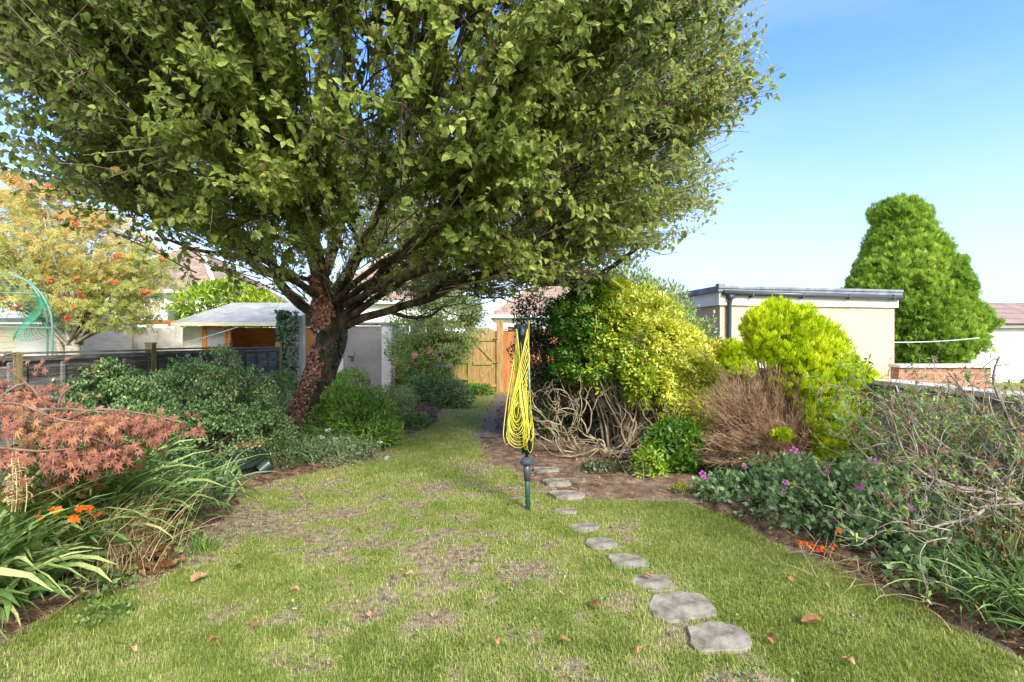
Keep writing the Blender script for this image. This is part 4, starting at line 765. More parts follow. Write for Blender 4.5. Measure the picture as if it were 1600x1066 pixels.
# white plant marker
mk = Acc(); c = P(291, 768, 5.05); mk.prism([(-.034, 0), (.034, 0), (.034, .12), (.022, .145), (-.022, .145), (-.034, .12)], -.0015, .0015)
v = mk.v[0]; mk.v[0] = np.stack([v[:, 0], v[:, 2], v[:, 1]], -1)@np.array([[math.cos(.22), 0, -math.sin(.22)], [0, 1, 0], [math.sin(.22), 0, math.cos(.22)]])+[c[0], c[1], 0.0]
o = obj('plant_marker', mk, flat('white_plastic', 'e4e4e0', .4), loc=(c[0], c[1], 0)); tag(o, 'white plastic plant label stuck in soil at the front of the left bed', 'plant label')
# pots and tray by the evergreen shrub
def pot(name, label, c, r0, r1, h, mat, tilt=0., az=0):
    k = 28; an = np.arange(k)/k*2*math.pi; prof = [(r0, 0), (r1, h*.82), (r1*1.08, h*.82), (r1*1.08, h), (r1*.94, h), (r0*.9, h*.12)]; v = []
    for (r, z) in prof: v.append(np.stack([r*np.cos(an), r*np.sin(an), an*0+z], -1))
    v = np.concatenate(v); idx = []; 
    for j in range(len(prof)-1):
        for i in range(k): i2 = (i+1) % k; idx += [j*k+i, j*k+i2, (j+1)*k+i2, (j+1)*k+i]
    cnt = [4]*(k*(len(prof)-1)); idx += list(range(5*k, 6*k)); cnt.append(k)
    ca, sa = math.cos(tilt), math.sin(tilt); v = v@np.array([[1, 0, 0], [0, ca, sa], [0, -sa, ca]]); ca, sa = math.cos(az), math.sin(az); v = v@np.array([[ca, sa, 0], [-sa, ca, 0], [0, 0, 1]])
    o = obj(name, Acc().add(v+np.asarray(c), idx, cnt), mat, loc=c, smooth=False); tag(o, label, 'pot'); return o
M['terra'] = surf('terracotta', ['7a3826', '96482e', 'a85c40'], 8, rough=.8, bump=.1); M['greenpl'] = flat('green_black_plastic', '1e2c26', .35)
pot('flower_pot', 'shallow dark green plastic planter lying beside the evergreen shrub', P(378, 738, 5.75)*[1, 1, 0]+[0, 0, .05], .17, .23, .16, M['greenpl'], .25, .3)
pot('flower_pot', 'terracotta pot standing behind the dark green planter', P(392, 722, 6.15)*[1, 1, 0]+[0, 0, .05], .12, .17, .25, M['terra'])
pot('flower_pot', 'old terracotta pot half buried in the shadow under the evergreen shrub', P(250, 740, 5.55)*[1, 1, 0]+[0, 0, .02], .11, .15, .2, M['terra'], .3, 1.)
pot('flower_pot', 'small black plastic pot tipped over by the lawn edge', P(405, 748, 5.6)*[1, 1, 0]+[0, 0, .07], .06, .075, .12, M['greenpl'], 1.0, 2.4)
# plants around the trunk
shrub('bright_shrub', 'bright yellow-green bushy plant right of the apple trunk', 'shrub', (-2.35, 7.5, 0), [(-2.45, 7.5, .42, .38, .4, .45), (-2.1, 7.35, .36, .38, .4, .38), (-2.6, 7.4, .25, .3, .35, .3), (-1.85, 7.25, .2, .25, .3, .22)], L_NARROW, 'bright', 15000, .055, stem_n=60, shell=(.45, 1.1), lump=.25, gap=.15, up=.6, seed=4)
M['sedum'] = leafmat('sedum_flower', ['c8a898', 'd8c0b0', 'c0b490'], .3, .7, .2)
t = thing('sedum', 'flat pale pink flower heads on stems above the bright bush by the store', 'flower', (-2.55, 8.2, 0)); a = Acc(); s = Acc()
for (px, py) in ((530, 600), (540, 594), (556, 592), (566, 598), (575, 606), (548, 603), (523, 609), (583, 612)):
    c = P(px, py, 8.1); m = 90; a = Acc(); a.leaves(L_QUAD, c+R.normal(size=(m, 3))*[.05, .05, .012], rv(m), UP+rv(m)*.4, .016); obj('flower_head', a, M['sedum'], t); s.tubes([[c[0]*.98-.05, c[1], .05], [c[0], c[1], c[2]*.6], c], [.006, .005, .004], 5)
obj('stems', s, M['bright'], t)
t = clump('garlic_chives', 'arching thin leaved clump with white flower heads at the foot of the trunk', 'plant', (-2.45, 6.75, .03), 420, .42, .010, None, lean=(.05, .9), droop=1.3, spread=.26, mat='geranium')
a = Acc()
for (px, py) in ((513, 672), (524, 687), (526, 695), (527, 704), (503, 683), (593, 691), (560, 708), (572, 718), (605, 716)):
    c = P(px, py, 6.5); m = 40; a = Acc(); a.leaves(L_QUAD, c+rv(m)*.03*[1, 1, .6], rv(m), rv(m), .016); a.tubes([c-[.05, -.1, .2], c], [.003]*2, 4, mi=1)
    obj('flower_head', a, [M['white'], M['weed']], t)
clump('strap_plant', 'dark glossy strap leaves left of the trunk behind the planter', 'plant', (-2.95, 6.5, .03), 220, .38, .018, None, lean=(.1, 1), droop=1.2, spread=.22, mat='azalea')
lowplant('low_foliage', 'dark low leafy edging between the garlic chives and the lawn', 'plant', (-2.1, 6.3), .45, 2600, .03, tm=L_NARROW, mat='geranium', h=.22)
lowplant('low_foliage', 'dark ferny edging in front of the black pot', 'plant', (-2.7, 6.05), .35, 1800, .035, tm=L_NARROW, mat='dark', h=.25)
clump('pale_iris', 'pale yellow-green sword leaves standing left of the trunk', 'plant', (-3.95, 8.5, .03), 60, .65, .028, None, lean=(0, .45), droop=.35, spread=.12, mat='pale', hue=.3)
shrub('leafy_shrub', 'mixed green leafy shrub between the dark fence and the trunk', 'shrub', (-4.15, 8.9, 0), [(-4.1, 8.9, .4, .45, .4, .5), (-3.75, 9.1, .3, .4, .4, .4), (-4.3, 8.0, .35, .35, .4, .4)], L_OVAL, 'bright', 6000, .045, seed=6, stem_n=20, gap=.2)
clump('long_grass_plant', 'long arching grassy leaves on the right of the bright bush', 'plant', (-1.95, 7.15, .03), 120, .55, .010, -.2, .7, lean=(.4, 1.0), droop=.9, spread=.1, mat='bright')
# beds further back
lowplant('low_foliage', 'low green bush beside the path just before the gate', 'plant', (-1.35, 11.6), .5, 4200, .05, tm=L_OVAL, mat='azalea', h=.42)
lowplant('low_foliage', 'weedy green plant in the bed in front of the grey store', 'plant', (-2.6, 11.0), .6, 4200, .05, tm=L_NARROW, mat='pale', h=.38)
lowplant('low_foliage', 'spreading green ground plant at the lawn edge behind the bright bush', 'plant', (-1.9, 8.7), .5, 3800, .04, tm=L_OVAL, mat='weed', h=.22)
lowplant('low_foliage', 'rusty leaved patch in the bed beside the narrow lawn', 'plant', (-1.85, 9.8), .4, 2200, .04, tm=L_NARROW, mat='bronze', h=.14)
lowplant('low_foliage', 'pale grey-green plant at the near foot of the roses', 'plant', (-2.1, 12.3), .55, 3600, .05, tm=L_OVAL, mat='geranium', h=.5)
lowplant('red_plant', 'small dark red leaved plant at the foot of the white store post', 'plant', (-3.1, 13.6), .16, 240, .09, tm=L_NARROW, mat='maple', h=.32)
lowplant('low_foliage', 'bright low weeds around the foot of the gate', 'plant', (-1.0, 14.3), .5, 2200, .05, tm=L_OVAL, mat='bright', h=.2)
lowplant('low_foliage', 'green plant left of the garden store behind the trunk', 'plant', (-4.0, 12.6), .6, 3000, .06, tm=L_OVAL, mat='bright', h=.6)
shrub('tall_shrub', 'tall airy yellow-green shrub in front of the fence left of the gate', 'shrub', (-2.1, 14, 0), [B(650, 520, 13.8, .8, .6, .75), B(700, 490, 13.8, .75, .6, .6), B(680, 455, 13.9, .7, .5, .5), B(725, 520, 13.6, .45, .4, .5), B(640, 560, 13.7, .5, .4, .5), B(700, 548, 13.5, .5, .4, .4), B(735, 485, 13.7, .35, .4, .35)], L_NARROW, 'pale', 15000, .10, stem_n=60, shell=(.4, 1.1), lump=.3, gap=.1, up=.2, seed=8, stem_r=(.02, .004), hue=.1)
shrub('rose_bush', 'straggly rose bush with salmon pink flowers beside the white store post', 'shrub', (-2.3, 12.8, 0), [B(660, 590, 12.6, .55, .45, .5), B(635, 575, 12.6, .35, .3, .45), B(690, 600, 12.6, .5, .4, .4)], L_OVAL, 'yelgreen', 4200, .05, stem_n=70, shell=(.2, 1.1), lump=.3, gap=.1, seed=10, stem_r=(.01, .003), stem_mat='tanbranch', flowers=(L_STAR, 'rose', 20, .10, .6))
# ================================================================ PLANTS, RIGHT SIDE
shrub('privet_shrub', 'dark green glossy shrub with bare lower stems behind the clothes airer', 'shrub', (.55, 7.9, 0), [(.45, 7.9, 1.75, .48, .5, .5), (.85, 7.9, 1.55, .5, .5, .62), (.38, 7.9, 1.2, .36, .4, .6), (.75, 8.0, .75, .55, .4, .7), (.42, 7.75, .62, .42, .35, .6), (1.0, 7.9, .8, .5, .3, .7), (1.4, 8.1, .8, .7, .35, .8), (2.2, 8.0, .7, .6, .35, .7)], L_OVAL, 'dark', 32000, .042, stem_n=120, stem_r=(.018, .004), shell=(.5, 1.05), gap=.12, lump=.2, up=.4, seed=12, stem_mat='tanbranch')
gold = lambda p: np.clip((p[:, 0]-1.35)*.62+(p[:, 2]-1.3)*.1, -.5, .5)
cb_ = [(1.05, 7.0, 1.22, .5, .4, .36), (1.15, 7.1, 1.72, .62, .55, .52), (1.7, 7.0, 1.5, .62, .55, .62), (2.1, 6.9, 1.12, .5, .5, .55), (2.4, 6.8, .82, .36, .4, .42), (2.3, 6.5, .62, .30, .3, .34), (1.85, 6.7, .95, .4, .35, .3), (1.35, 7.2, 2.0, .45, .45, .38), (2.35, 7.1, 1.15, .4, .4, .5)]
M['mexorange'] = leafmat('mexican_orange_leaf', ['2f5a14', '4c7d1c', '76992a', 'a8b034', 'bcc040', 'cccb5e'], .35, .35, .5, pos=[0, .22, .42, .62, .85, 1])
shrub('golden_shrub', 'large shrub turning from green to golden yellow leaves on the right, left of the garage', 'shrub', (1.6, 7.1, 0), cb_, L_TRI, M['mexorange'], 17000, .085, stem_n=110, stem_r=(.02, .005), shell=(.62, 1.06), lump=.2, gap=.25, up=.35, seed=13, bias=gold, stem_mat='tanbranch')
shrub('green_shrub', 'taller pale green shrub rising behind the golden shrub', 'shrub', (2.4, 8.7, 0), [(1.9, 8.8, 2.15, .6, .5, .62), (2.4, 8.8, 1.95, .6, .5, .6), (2.85, 8.8, 1.55, .5, .5, .6), (2.9, 8.6, 1.0, .6, .5, .6), (1.7, 8.9, 1.5, .7, .5, .8), (3.3, 8.7, 1.0, .35, .4, .5)], L_NARROW, 'pale', 17000, .08, stem_n=50, shell=(.55, 1.1), lump=.2, gap=.3, up=.7, seed=14, stem_r=(.02, .005))
shrub('yellow_spray_shrub', 'small yellow leaved shrub between the green shrub and the small golden conifer', 'shrub', (3.0, 7.6, 0), [(2.85, 7.6, .95, .35, .3, .45), (3.15, 7.7, 1.0, .25, .3, .42)], L_TRI, 'yellow', 2200, .07, stem_n=30, shell=(.5, 1.15), gap=.1, up=.7, seed=15)
lowplant('young_choisya', 'low bright green shrub with fingered leaves at the foot of the golden shrub', 'shrub', (1.9, 5.85), .36, 620, .10, tm=L_TRI, mat='yelgreen', h=.42, seed=16)
lowplant('young_choisya', 'smaller bright green fingered plant left of the low bright shrub', 'shrub', (1.5, 5.6), .16, 150, .08, tm=L_TRI, mat='yelgreen', h=.26, seed=17)
lowplant('ground_ivy', 'small dark green creeping plant on bare soil below the bare branches', 'plant', (1.05, 5.85), .3, 500, .03, tm=L_IVY, mat='dark', h=.07, stems_n=0)
lowplant('ground_ivy', 'dark ivy on the soil beneath the golden conifer', 'plant', (2.55, 5.5), .5, 1500, .045, tm=L_IVY, mat='ivy', h=.14, stems_n=0)
lowplant('yellow_weed', 'small yellow leafed weed on the soil by the geraniums', 'plant', (1.65, 5.05), .09, 60, .04, tm=L_TRI, mat='yellow', h=.06, stems_n=0)
# bare twisting branches
def bushy(acc, base, n0, L0, gens, ang, r0, dirf, wob=.1, split=2, K=6, shrink=.72, rs=.68, zmin=.06, curl=.3, sides=5, zmax=9.):
    P_ = np.repeat(np.asarray(base, float)[None], n0, 0)+R.normal(size=(n0, 3))*[.06, .06, 0]; D = dirf(n0); rr = np.full(n0, r0); L = L0; tips = []
    for g in range(gens):
        n = len(P_); Ln = L*(.6+.8*R.rand(n))[:, None]; D1 = nrm(D+rv(n)*ang+UP*curl*.3); mid = P_+D*Ln*.5; e = P_+D*Ln*.45+D1*Ln*.55; e[:, 2] = np.clip(e[:, 2], zmin, zmax-.55*R.rand(n))
        pl = bez(P_, mid, e, K, wob*L); acc.tubes(pl, taper(rr, rr*rs, K, n), sides); tips.append((e, D1, rr*rs))
        P_ = np.repeat(e, split, 0); D = np.repeat(nrm(pl[:, -1]-pl[:, -2]), split, 0); D = nrm(D+rv(len(D))*ang*1.1+UP*curl); rr = np.repeat(rr*rs, split); L *= shrink
        keep = R.rand(len(P_)) < .9; P_, D, rr = P_[keep], D[keep], rr[keep]
    return tips
rb = thing('bare_shrub', 'sprawling leafless shrub of twisting tan branches under the golden shrub', 'shrub', (1.35, 6.75, 0))
def df(c, s): return lambda n: nrm(np.asarray(c, float)+R.normal(size=(n, 3))*s)
a = Acc(); tp = bushy(a, (1.25, 6.6, .02), 8, .40, 6, .62, .018, df((-.1, -.35, .5), (.8, .3, .25)), wob=.26, curl=.06)
bushy(a, (1.55, 6.4, .02), 9, .30, 6, .65, .013, df((.2, -.6, .35), (.7, .3, .25)), wob=.26, curl=.05); bushy(a, (.9, 6.8, .02), 6, .42, 5, .6, .016, df((-.8, -.3, .6), (.4, .3, .3)), wob=.25, curl=.08)
bushy(a, (1.8, 6.3, .1), 10, .26, 5, .6, .010, df((.2, -.4, .3), (.7, .3, .3)), wob=.25, curl=.05)
obj('branches', a, M['tanbranch'], rb, smooth=True)
# golden conifer with dead side
GB = np.array([3.05, 5.75, 0.02])
gc = thing('golden_conifer', 'leaning golden-yellow conifer with a dead brown left side in front of the garage', 'tree', GB)
gbl = [B(1255, 590, 5.7, .30, .3, .30), B(1280, 625, 5.6, .25, .3, .3), B(1340, 620, 5.75, .16, .3, .3), B(1205, 535, 5.7, .28, .3, .24), B(1215, 505, 5.75, .30, .34, .22), B(1245, 525, 5.75, .32, .36, .30), B(1275, 560, 5.75, .30, .36, .32), B(1300, 605, 5.75, .30, .38, .34), B(1322, 655, 5.75, .30, .36, .36), B(1335, 705, 5.7, .26, .34, .3), B(1190, 520, 5.75, .15, .25, .2), B(1290, 660, 5.6, .25, .3, .3), B(1270, 738, 5.35, .15, .14, .12), B(1224, 682, 5.15, .11, .06, .045), B(1300, 720, 5.5, .2, .2, .18)]
a = Acc(); p, o = blob_pts(gbl, 19000, (.58, 1.07), .18, 2.2, gap=.2, seed=18); n = len(p)
ax = nrm(p-(GB+[0, 0, .2])); d = nrm(ax*.8+o*.5+UP*.45+rv(n)*.3); a.leaves(L_SPRAY, p, d, nrm(o+rv(n)*.7), .075*(.5+.8*R.rand(n)), np.clip(R.rand(n)*.7+.35*fbm(p*3, 4, 2)+.1+.15*(p[:, 2]-1), 0, 1)); obj('foliage', a, M['thuja'], gc)
a = Acc(); n = 150; t_, _ = blob_pts(gbl, n, (.2, .8), .1); b = GB+R.normal(size=(n, 3))*[.10, .08, 0]; pl = bez(b, b*.45+t_*.55-[0, 0, .1]+[-.10, 0, 0], t_, 7, .04); a.tubes(pl, taper(.014, .004, 7, n), 5); obj('stems', a, M['deadtwig'], gc, smooth=True)
dead = [B(1125, 645, 5.6, .28, .28, .38), B(1155, 610, 5.6, .25, .28, .34), B(1130, 700, 5.45, .30, .25, .22), B(1185, 690, 5.35, .30, .25, .35), B(1195, 600, 5.6, .2, .2, .36), B(1230, 720, 5.3, .2, .16, .2), B(1240, 640, 5.5, .15, .15, .4)]
n = 420; t_, _ = blob_pts(dead, n, (.5, 1.05), .2); b = GB+R.normal(size=(n, 3))*[.10, .08, 0]; pl = bez(b, b*.5+t_*.5+[-.02, 0, .10], t_, 7, .04); a = Acc(); a.tubes(pl, taper(.006, .002, 7, n), 4)
q, dq = leaf_on(pl, 30, .35, .01); m = len(q); e = q+nrm(dq*.8+rv(m)*.55)*(.05+.10*R.rand(m))[:, None]; a.tubes(np.stack([q, (q+e)/2+rv(m)*.008, e], 1), taper(.0016, .0008, 3, m), 3, cap=False); obj('dead_branches', a, M['deadtwig'], gc)
sc_ = thing('small_conifer', 'small rounded golden conifer behind the dead branches, left of the leaning one', 'tree', (3.05, 7.2, 0)); a = Acc(); bl = [B(1148, 553, 7.2, .19, .2, .16), B(1138, 575, 7.2, .17, .2, .16), B(1160, 575, 7.2, .16, .2, .2)]
p, o = blob_pts(bl, 2600, (.5, 1.06), .15, seed=3); n = len(p); a.leaves(L_SPRAY, p, nrm(o*.5+UP*.8+rv(n)*.3), nrm(o+rv(n)*.6), .07*(.6+.6*R.rand(n))); obj('foliage', a, M['thuja'], sc_)
a = Acc(); t_, _ = blob_pts(bl, 40, (.1, .8)); stems(a, (3.1, 7.2, 0), t_, .014, .003); obj('stems', a, M['deadtwig'], sc_)
# tall conifer
tc_ = thing('tall_conifer', 'tall dense green conifer with a rounded top and a lower right shoulder behind the garage', 'tree', (13, 16, 0)); KY = 16.
cbl = [B(1412, 342, KY, .62, .6, .55), B(1408, 345, KY, .75, .8, .75), B(1405, 385, KY, 1.05, 1.0, .95), B(1405, 430, KY, 1.25, 1.2, 1.0), B(1418, 480, KY, 1.45, 1.3, 1.1), B(1440, 530, KY, 1.5, 1.3, 1.0), B(1470, 470, KY, .95, 1.0, .8), B(1500, 500, KY, .95, .9, .6), B(1440, 395, KY, .7, .8, .8), B(1468, 435, KY, .8, .9, .9), B(1390, 335, KY, .5, .6, .5), B(1350, 460, KY, .6, .7, .8), B(1470, 525, KY, 1.2, 1.2, .7), B(1370, 430, KY, .75, .8, .7), B(1362, 500, KY, .8, .8, .9), B(1532, 505, KY, .35, .5, .22)]
cbl = [(12.55+(b[0]-12.55)*.94, b[1], b[2]-.05, b[3]*(.86 if b[3] > .5 else 1), b[4]*.9, b[5]*.93) for b in cbl]
a = Acc(); foliage(a, L_SPRAY, cbl, 62000, .15, shell=(.76, 1.07), up=.7, outw=.6, rand=.55, nup=.2, lump=.15, gap=.20, lf=3.4, seed=20); obj('crown', a, M['conifer'], tc_)
a = Acc(); a.tubes([[12.7, 16, 0], [12.6, 16, 2.5], [12.4, 16, 5]], [.25, .16, .05], 10); t_, _ = blob_pts(cbl, 90, (.4, .9)); stems(a, (12.65, 16, .8), t_, .03, .008); obj('trunk', a, M['bark'], tc_)
# rowan on the left, bush beyond
rt = thing('rowan_tree', 'rowan tree with yellowing leaves and orange berries in the garden beyond the left fence', 'tree', P(112, 620, 12)*[1, 1, 0]); RY = 12.
rbl = [B(60, 375, RY, 1.3, 1.2, .8), B(150, 395, RY, 1.3, 1.2, .85), B(20, 430, RY, 1.3, 1.2, .8), B(205, 440, RY, .85, .9, .75), B(110, 460, RY, 1.3, 1.1, .6), B(180, 490, RY, .85, .8, .35), B(-60, 400, RY, 1.2, 1.2, 1.0), B(60, 325, RY, .7, .7, .45), B(225, 410, RY, .5, .6, .5)]
a = Acc(); foliage(a, L_PINNATE, rbl, 10500, .125, shell=(.25, 1.2), up=.1, outw=.6, rand=.7, lump=.3, gap=.12, lf=2., seed=22, bias=lambda p: (p[:, 2]-3.6)*.09); 
for (bx, by, r) in ((10, 310, .3), (55, 300, .28), (100, 300, .25), (130, 335, .3), (20, 280, .2), (165, 350, .35)):
    foliage(a, L_PINNATE, [B(bx, by, RY, r*1.5, r, r*.7)], 170, .13, shell=(.1, 1.1), hue=.2)
obj('leaves', a, M['rowan'], rt)
a = Acc(); tb = P(112, 620, RY); tb[2] = 0; a.tubes([tb, tb+[.05, 0, .9], tb+[.0, 0, 1.8], tb+[.1, 0, 2.6]], [.20, .16, .13, .09], 10); a.tubes([tb+[.02, 0, .3], tb+[-.25, 0, 1.2], tb+[-.5, 0, 2.2]], [.11, .08, .05], 8)
t_, _ = blob_pts(rbl, 90, (.3, .9)); pl = stems(a, tb+[0, 0, 1.4], t_, .04, .008, wob=.2, spread=.05); 
for (bx, by) in ((10, 300), (60, 292), (105, 295), (20, 275), (130, 330)): a.tubes(np.array([P(bx+20, 370, RY), P(bx+8, 335, RY), P(bx-10, by, RY)]), [.02, .012, .006], 5)
obj('trunk', a, M['greytwig'], rt, smooth=True)
a = Acc(); p, o = blob_pts(rbl, 80, (.9, 1.1), .2, seed=22); p = p[p[:, 1] < RY+.3]; m = 16; c = np.repeat(p, m, 0)+R.normal(size=(len(p)*m, 3))*[.034, .034, .024]; n = len(c)
oc = np.array([[1, 0, 0], [-1, 0, 0], [0, 1, 0], [0, -1, 0], [0, 0, 1], [0, 0, -1]])*.026; fo = np.array([0, 2, 4, 2, 1, 4, 1, 3, 4, 3, 0, 4, 2, 0, 5, 1, 2, 5, 3, 1, 5, 0, 3, 5])
a.add(c[:, None]+oc[None], (np.arange(n)*6)[:, None]+fo[None], np.full(n*8, 3)); a = Acc()
for k in range(len(p)):
    ck = c[k*m:(k+1)*m]; obj('berry_cluster', Acc().add(ck[:, None]+oc[None], (np.arange(m)*6)[:, None]+fo[None], np.full(m*8, 3)), M['berry'], rt)
shrub('round_bush', 'round yellow-green bush behind the summerhouse roof', 'shrub', P(345, 620, 21)*[1, 1, 0], [B(325, 478, 21, 1.3, 1, .8), B(365, 470, 21, 1.2, 1, .8), B(395, 482, 21, 1.1, 1, .7), B(340, 520, 21, 1.6, 1, 1.0)], L_NARROW, 'yelgreen', 9000, .22, stem_n=30, stem_r=(.04, .01), shell=(.6, 1.08), seed=24, gap=.25, hue=.25)
# right bed: geraniums etc
shrub('geranium', 'spreading blue-green geranium with magenta-pink flowers at the foot of the golden conifer', 'plant', (2.6, 4.5, 0), [(2.2, 4.75, .10, .42, .35, .17), (2.55, 4.55, .16, .45, .45, .28), (2.6, 4.05, .16, .48, .4, .28), (2.35, 4.2, .10, .38, .4, .2), (3.0, 4.2, .2, .4, .5, .3), (1.95, 4.9, .06, .2, .2, .10)], L_GERAN, 'geranium', 7000, .046, stem_n=90, stem_r=(.004, .002), stem_mat='weed', shell=(.5, 1.08), lump=.22, gap=.2, seed=26, flowers=(L_FLOWER, 'pink', 34, .034, .05))
shrub('geranium', 'looser geranium with single pink flowers nearer the bottom right corner', 'plant', (2.75, 3.4, 0), [(2.6, 3.5, .10, .3, .35, .2), (2.9, 3.3, .15, .4, .4, .28), (2.55, 3.15, .07, .25, .25, .14)], L_GERAN, 'geranium', 2300, .045, stem_n=60, stem_r=(.004, .002), stem_mat='weed', shell=(.4, 1.08), lump=.25, gap=.15, seed=27, flowers=(L_FLOWER, 'pink', 9, .032, .05))
t = thing('crocosmia', 'spray of bright orange flowers at the edge of the geraniums', 'flower', (2.1, 3.6, 0)); a = Acc()
st, _ = chain([(2.35, 3.75, .02), (2.3, 3.6, .22), P(1298, 852, 3.5), P(1270, 851, 3.42), P(1243, 843, 3.4)], .003, .0015, 5); a.tubes(st, [.0022]*len(st), 5, mi=1)
for k in range(34):
    c = st[R.randint(7, len(st))]+R.normal(size=3)*[.008, .012, .01]-[0, 0, .006]; a.leaves(L_NARROW, c[None], nrm(rv(1)*.5+[[.3, -.7, -.5]]), nrm(rv(1)+[[0, -.3, .8]]), [.036], None, 1.6)
obj('flowers', a, [M['orange'], M['weed']], t)
clump('strap_plant', 'clump of narrow arching leaves at the bottom right corner', 'plant', (2.72, 2.75, .02), 200, .44, .013, 2.9, 1.3, lean=(.1, .8), droop=1.3, spread=.16, mat='strap', hue=-.25, dead=.25)
clump('strap_plant', 'grassy leaves behind the corner clump on the right', 'plant', (3.0, 3.1, .02), 160, .42, .012, None, lean=(.1, .8), droop=1.1, spread=.18, mat='strap', hue=-.2, dead=.4)
clump('strap_plant', 'broader green leaves at the extreme bottom right beside the lawn', 'plant', (2.75, 2.35, .02), 110, .36, .017, 2.6, 1.0, lean=(.2, 1.0), droop=1.2, spread=.12, mat='strap', hue=-.35)
clump('dried_grass', 'brown dried stalks lying along the lawn edge on the right', 'plant', (2.3, 3.35, .02), 170, .3, .004, None, lean=(.9, 1.5), droop=.6, spread=.2, mat='dry')
t = thing('seedhead_stalks', 'upright reddish-brown stalks with seed heads under the bare grey branches', 'plant', (2.85, 3.0, 0)); a = Acc(); s = Acc()
n = 34; b = np.array([2.85, 3.1, 0])+R.normal(size=(n, 3))*[.12, .15, 0]; e = b+np.stack([.06*R.normal(size=n), .06*R.normal(size=n), .35+.3*R.rand(n)], -1); s.tubes(bez(b, (b+e)/2, e, 5, .03), taper(.0035, .002, 5, n), 4)
m = 24; obj('stalks', s, M['tanbranch'], t)
for k in range(n): c = e[k]-UP*.14*R.rand(m, 1)+R.normal(size=(m, 3))*.008; obj('seed_head', Acc().leaves(L_OVAL, c, rv(m), rv(m), .022), M['bronze'], t)
lowplant('broadleaf_plant', 'large dark green leaves low at the right edge under the grey branches', 'plant', (3.15, 3.0), .3, 260, .09, tm=L_GERAN, mat='bright', h=.28, hue=-.3)
# deciduous azalea with grey branches
ab = thing('azalea_bush', 'bare twisting grey branched bush with brown-green leaf tufts at the right edge', 'shrub', (3.45, 3.3, 0))
a = Acc(); K0 = [[(1640, 900, 3.3), (1610, 800, 3.2), (1560, 772, 3.1), (1490, 758, 3.05), (1440, 735, 3.05), (1405, 690, 3.1), (1385, 640, 3.1)], [(1620, 800, 3.2), (1560, 775, 3.0), (1530, 800, 2.95), (1480, 815, 2.9), (1440, 828, 2.85), (1395, 808, 2.85)],
    [(1650, 860, 3.4), (1600, 700, 3.4), (1540, 650, 3.4), (1500, 610, 3.4), (1480, 580, 3.4)], [(1650, 900, 3.3), (1640, 740, 3.2), (1580, 660, 3.2), (1550, 600, 3.2), (1560, 560, 3.2)], [(1600, 790, 3.3), (1540, 730, 3.5), (1480, 700, 3.7), (1420, 640, 3.9), (1400, 600, 4.0)], [(1640, 830, 3.5), (1560, 760, 3.7), (1460, 740, 4.0), (1380, 730, 4.2), (1330, 690, 4.3)]]
tips = []
for q in K0:
    p, r = chain(LP(q), .013, .005, 6); p += np.stack([noise(p*5, 41), noise(p*5, 42), noise(p*5, 43)], -1)*.025; a.tubes(p, r, 7)
    for k in range(5, len(p), 2):
        dirs = nrm(p[k]-p[k-1]); tt = bushy(a, p[k], 2, .17, 4, .55, max(r[k]*.4, .0036), lambda n, dd=dirs: nrm(dd*.7+R.normal(size=(n, 3))*[.6, .4, .6]+UP*.25), wob=.25, curl=.22, shrink=.8, K=5, sides=4, zmax=1.50); tips += tt[2:]
for st0 in [P(1640, 900, 3.3), P(1650, 900, 3.4)]: a.tubes([[3.45, 3.35, 0], (st0+[3.45, 3.35, 0])/2, st0], [.03, .026, .02], 8)
obj('branches', a, M['greytwig'], ab, smooth=True)
e = np.concatenate([x[0] for x in tips]); ok = (e[:, 2] > .95) | (R.rand(len(e)) < .55); e = e[ok]; m = 6; c = np.repeat(e, m, 0); n = len(c); d = nrm(UP*.5+rv(n)); a = Acc()
rr = np.clip(np.repeat(R.rand(len(e)), m)*.9+.1*R.rand(n), 0, 1); a.leaves(L_NARROW, c+rv(n)*.008, d, nrm(UP+rv(n)*.6), .036*(.6+.6*R.rand(n)), rr, 1.3)
obj('leaves', a, leafmat('azalea_tuft', ['4a6a34', '6a8a44', '84984e', '7c5a40', '6e3c30'], .35, .5, .3, pos=[0, .3, .55, .75, 1]), ab)
shrub('green_shrub', 'sparse small leaved green shrub along the grey wall behind the bare branches', 'shrub', (3.45, 4.3, 0), [(3.4, 4.6, .5, .35, .5, .5), (3.45, 4.0, .45, .35, .5, .45), (3.5, 3.6, .6, .3, .5, .4), (3.5, 4.3, .8, .25, .4, .3)], L_NARROW, 'pale', 5200, .038, stem_n=80, stem_r=(.008, .002), shell=(.2, 1.1), lump=.3, gap=.05, seed=30)
# ================================================================ ROTARY AIRER
AX = P(825, 797, 4.55); ax, ay = AX[0], AX[1]
ar = thing('clothes_airer', 'folded rotary clothes airer on a dark green post with yellow plastic lines', 'clothes airer', (ax, ay, 0)); top = np.array([ax-.045, ay, 1.60])
M['green_metal'] = flat('green_metal', '1e4438', .4, .5); M['dkgreen'] = flat('dark_green_metal', '16302a', .4, .5); M['yline'] = surf('yellow_cord', ['a89c2c', 'c0b43c', 'd0c65c'], 5, rough=.45, bump=0, use_rnd=.8)
def lerp(z): return np.array([ax+(top[0]-ax)*z/1.6, ay, z])
a = Acc(); a.tubes([lerp(-.1), lerp(.42)], [.022, .022], 14); obj('post', a, M['green_metal'], ar, smooth=True)
a = Acc(); a.tubes([lerp(.26), lerp(.42)], [.028, .030], 14); obj('socket', a, M['darkplastic'], ar, smooth=True)
a = Acc(); a.tubes([lerp(.405), lerp(.42), lerp(.445), lerp(.47)], [.05, .062, .062, .03], 16); c = lerp(.435); a.box(c+[.06, 0, 0], (.05, .03, .028)).box(c+[-.06, -.01, 0], (.04, .03, .028)); obj('collar', a, M['darkplastic'], ar, smooth=False, bevel=.003)
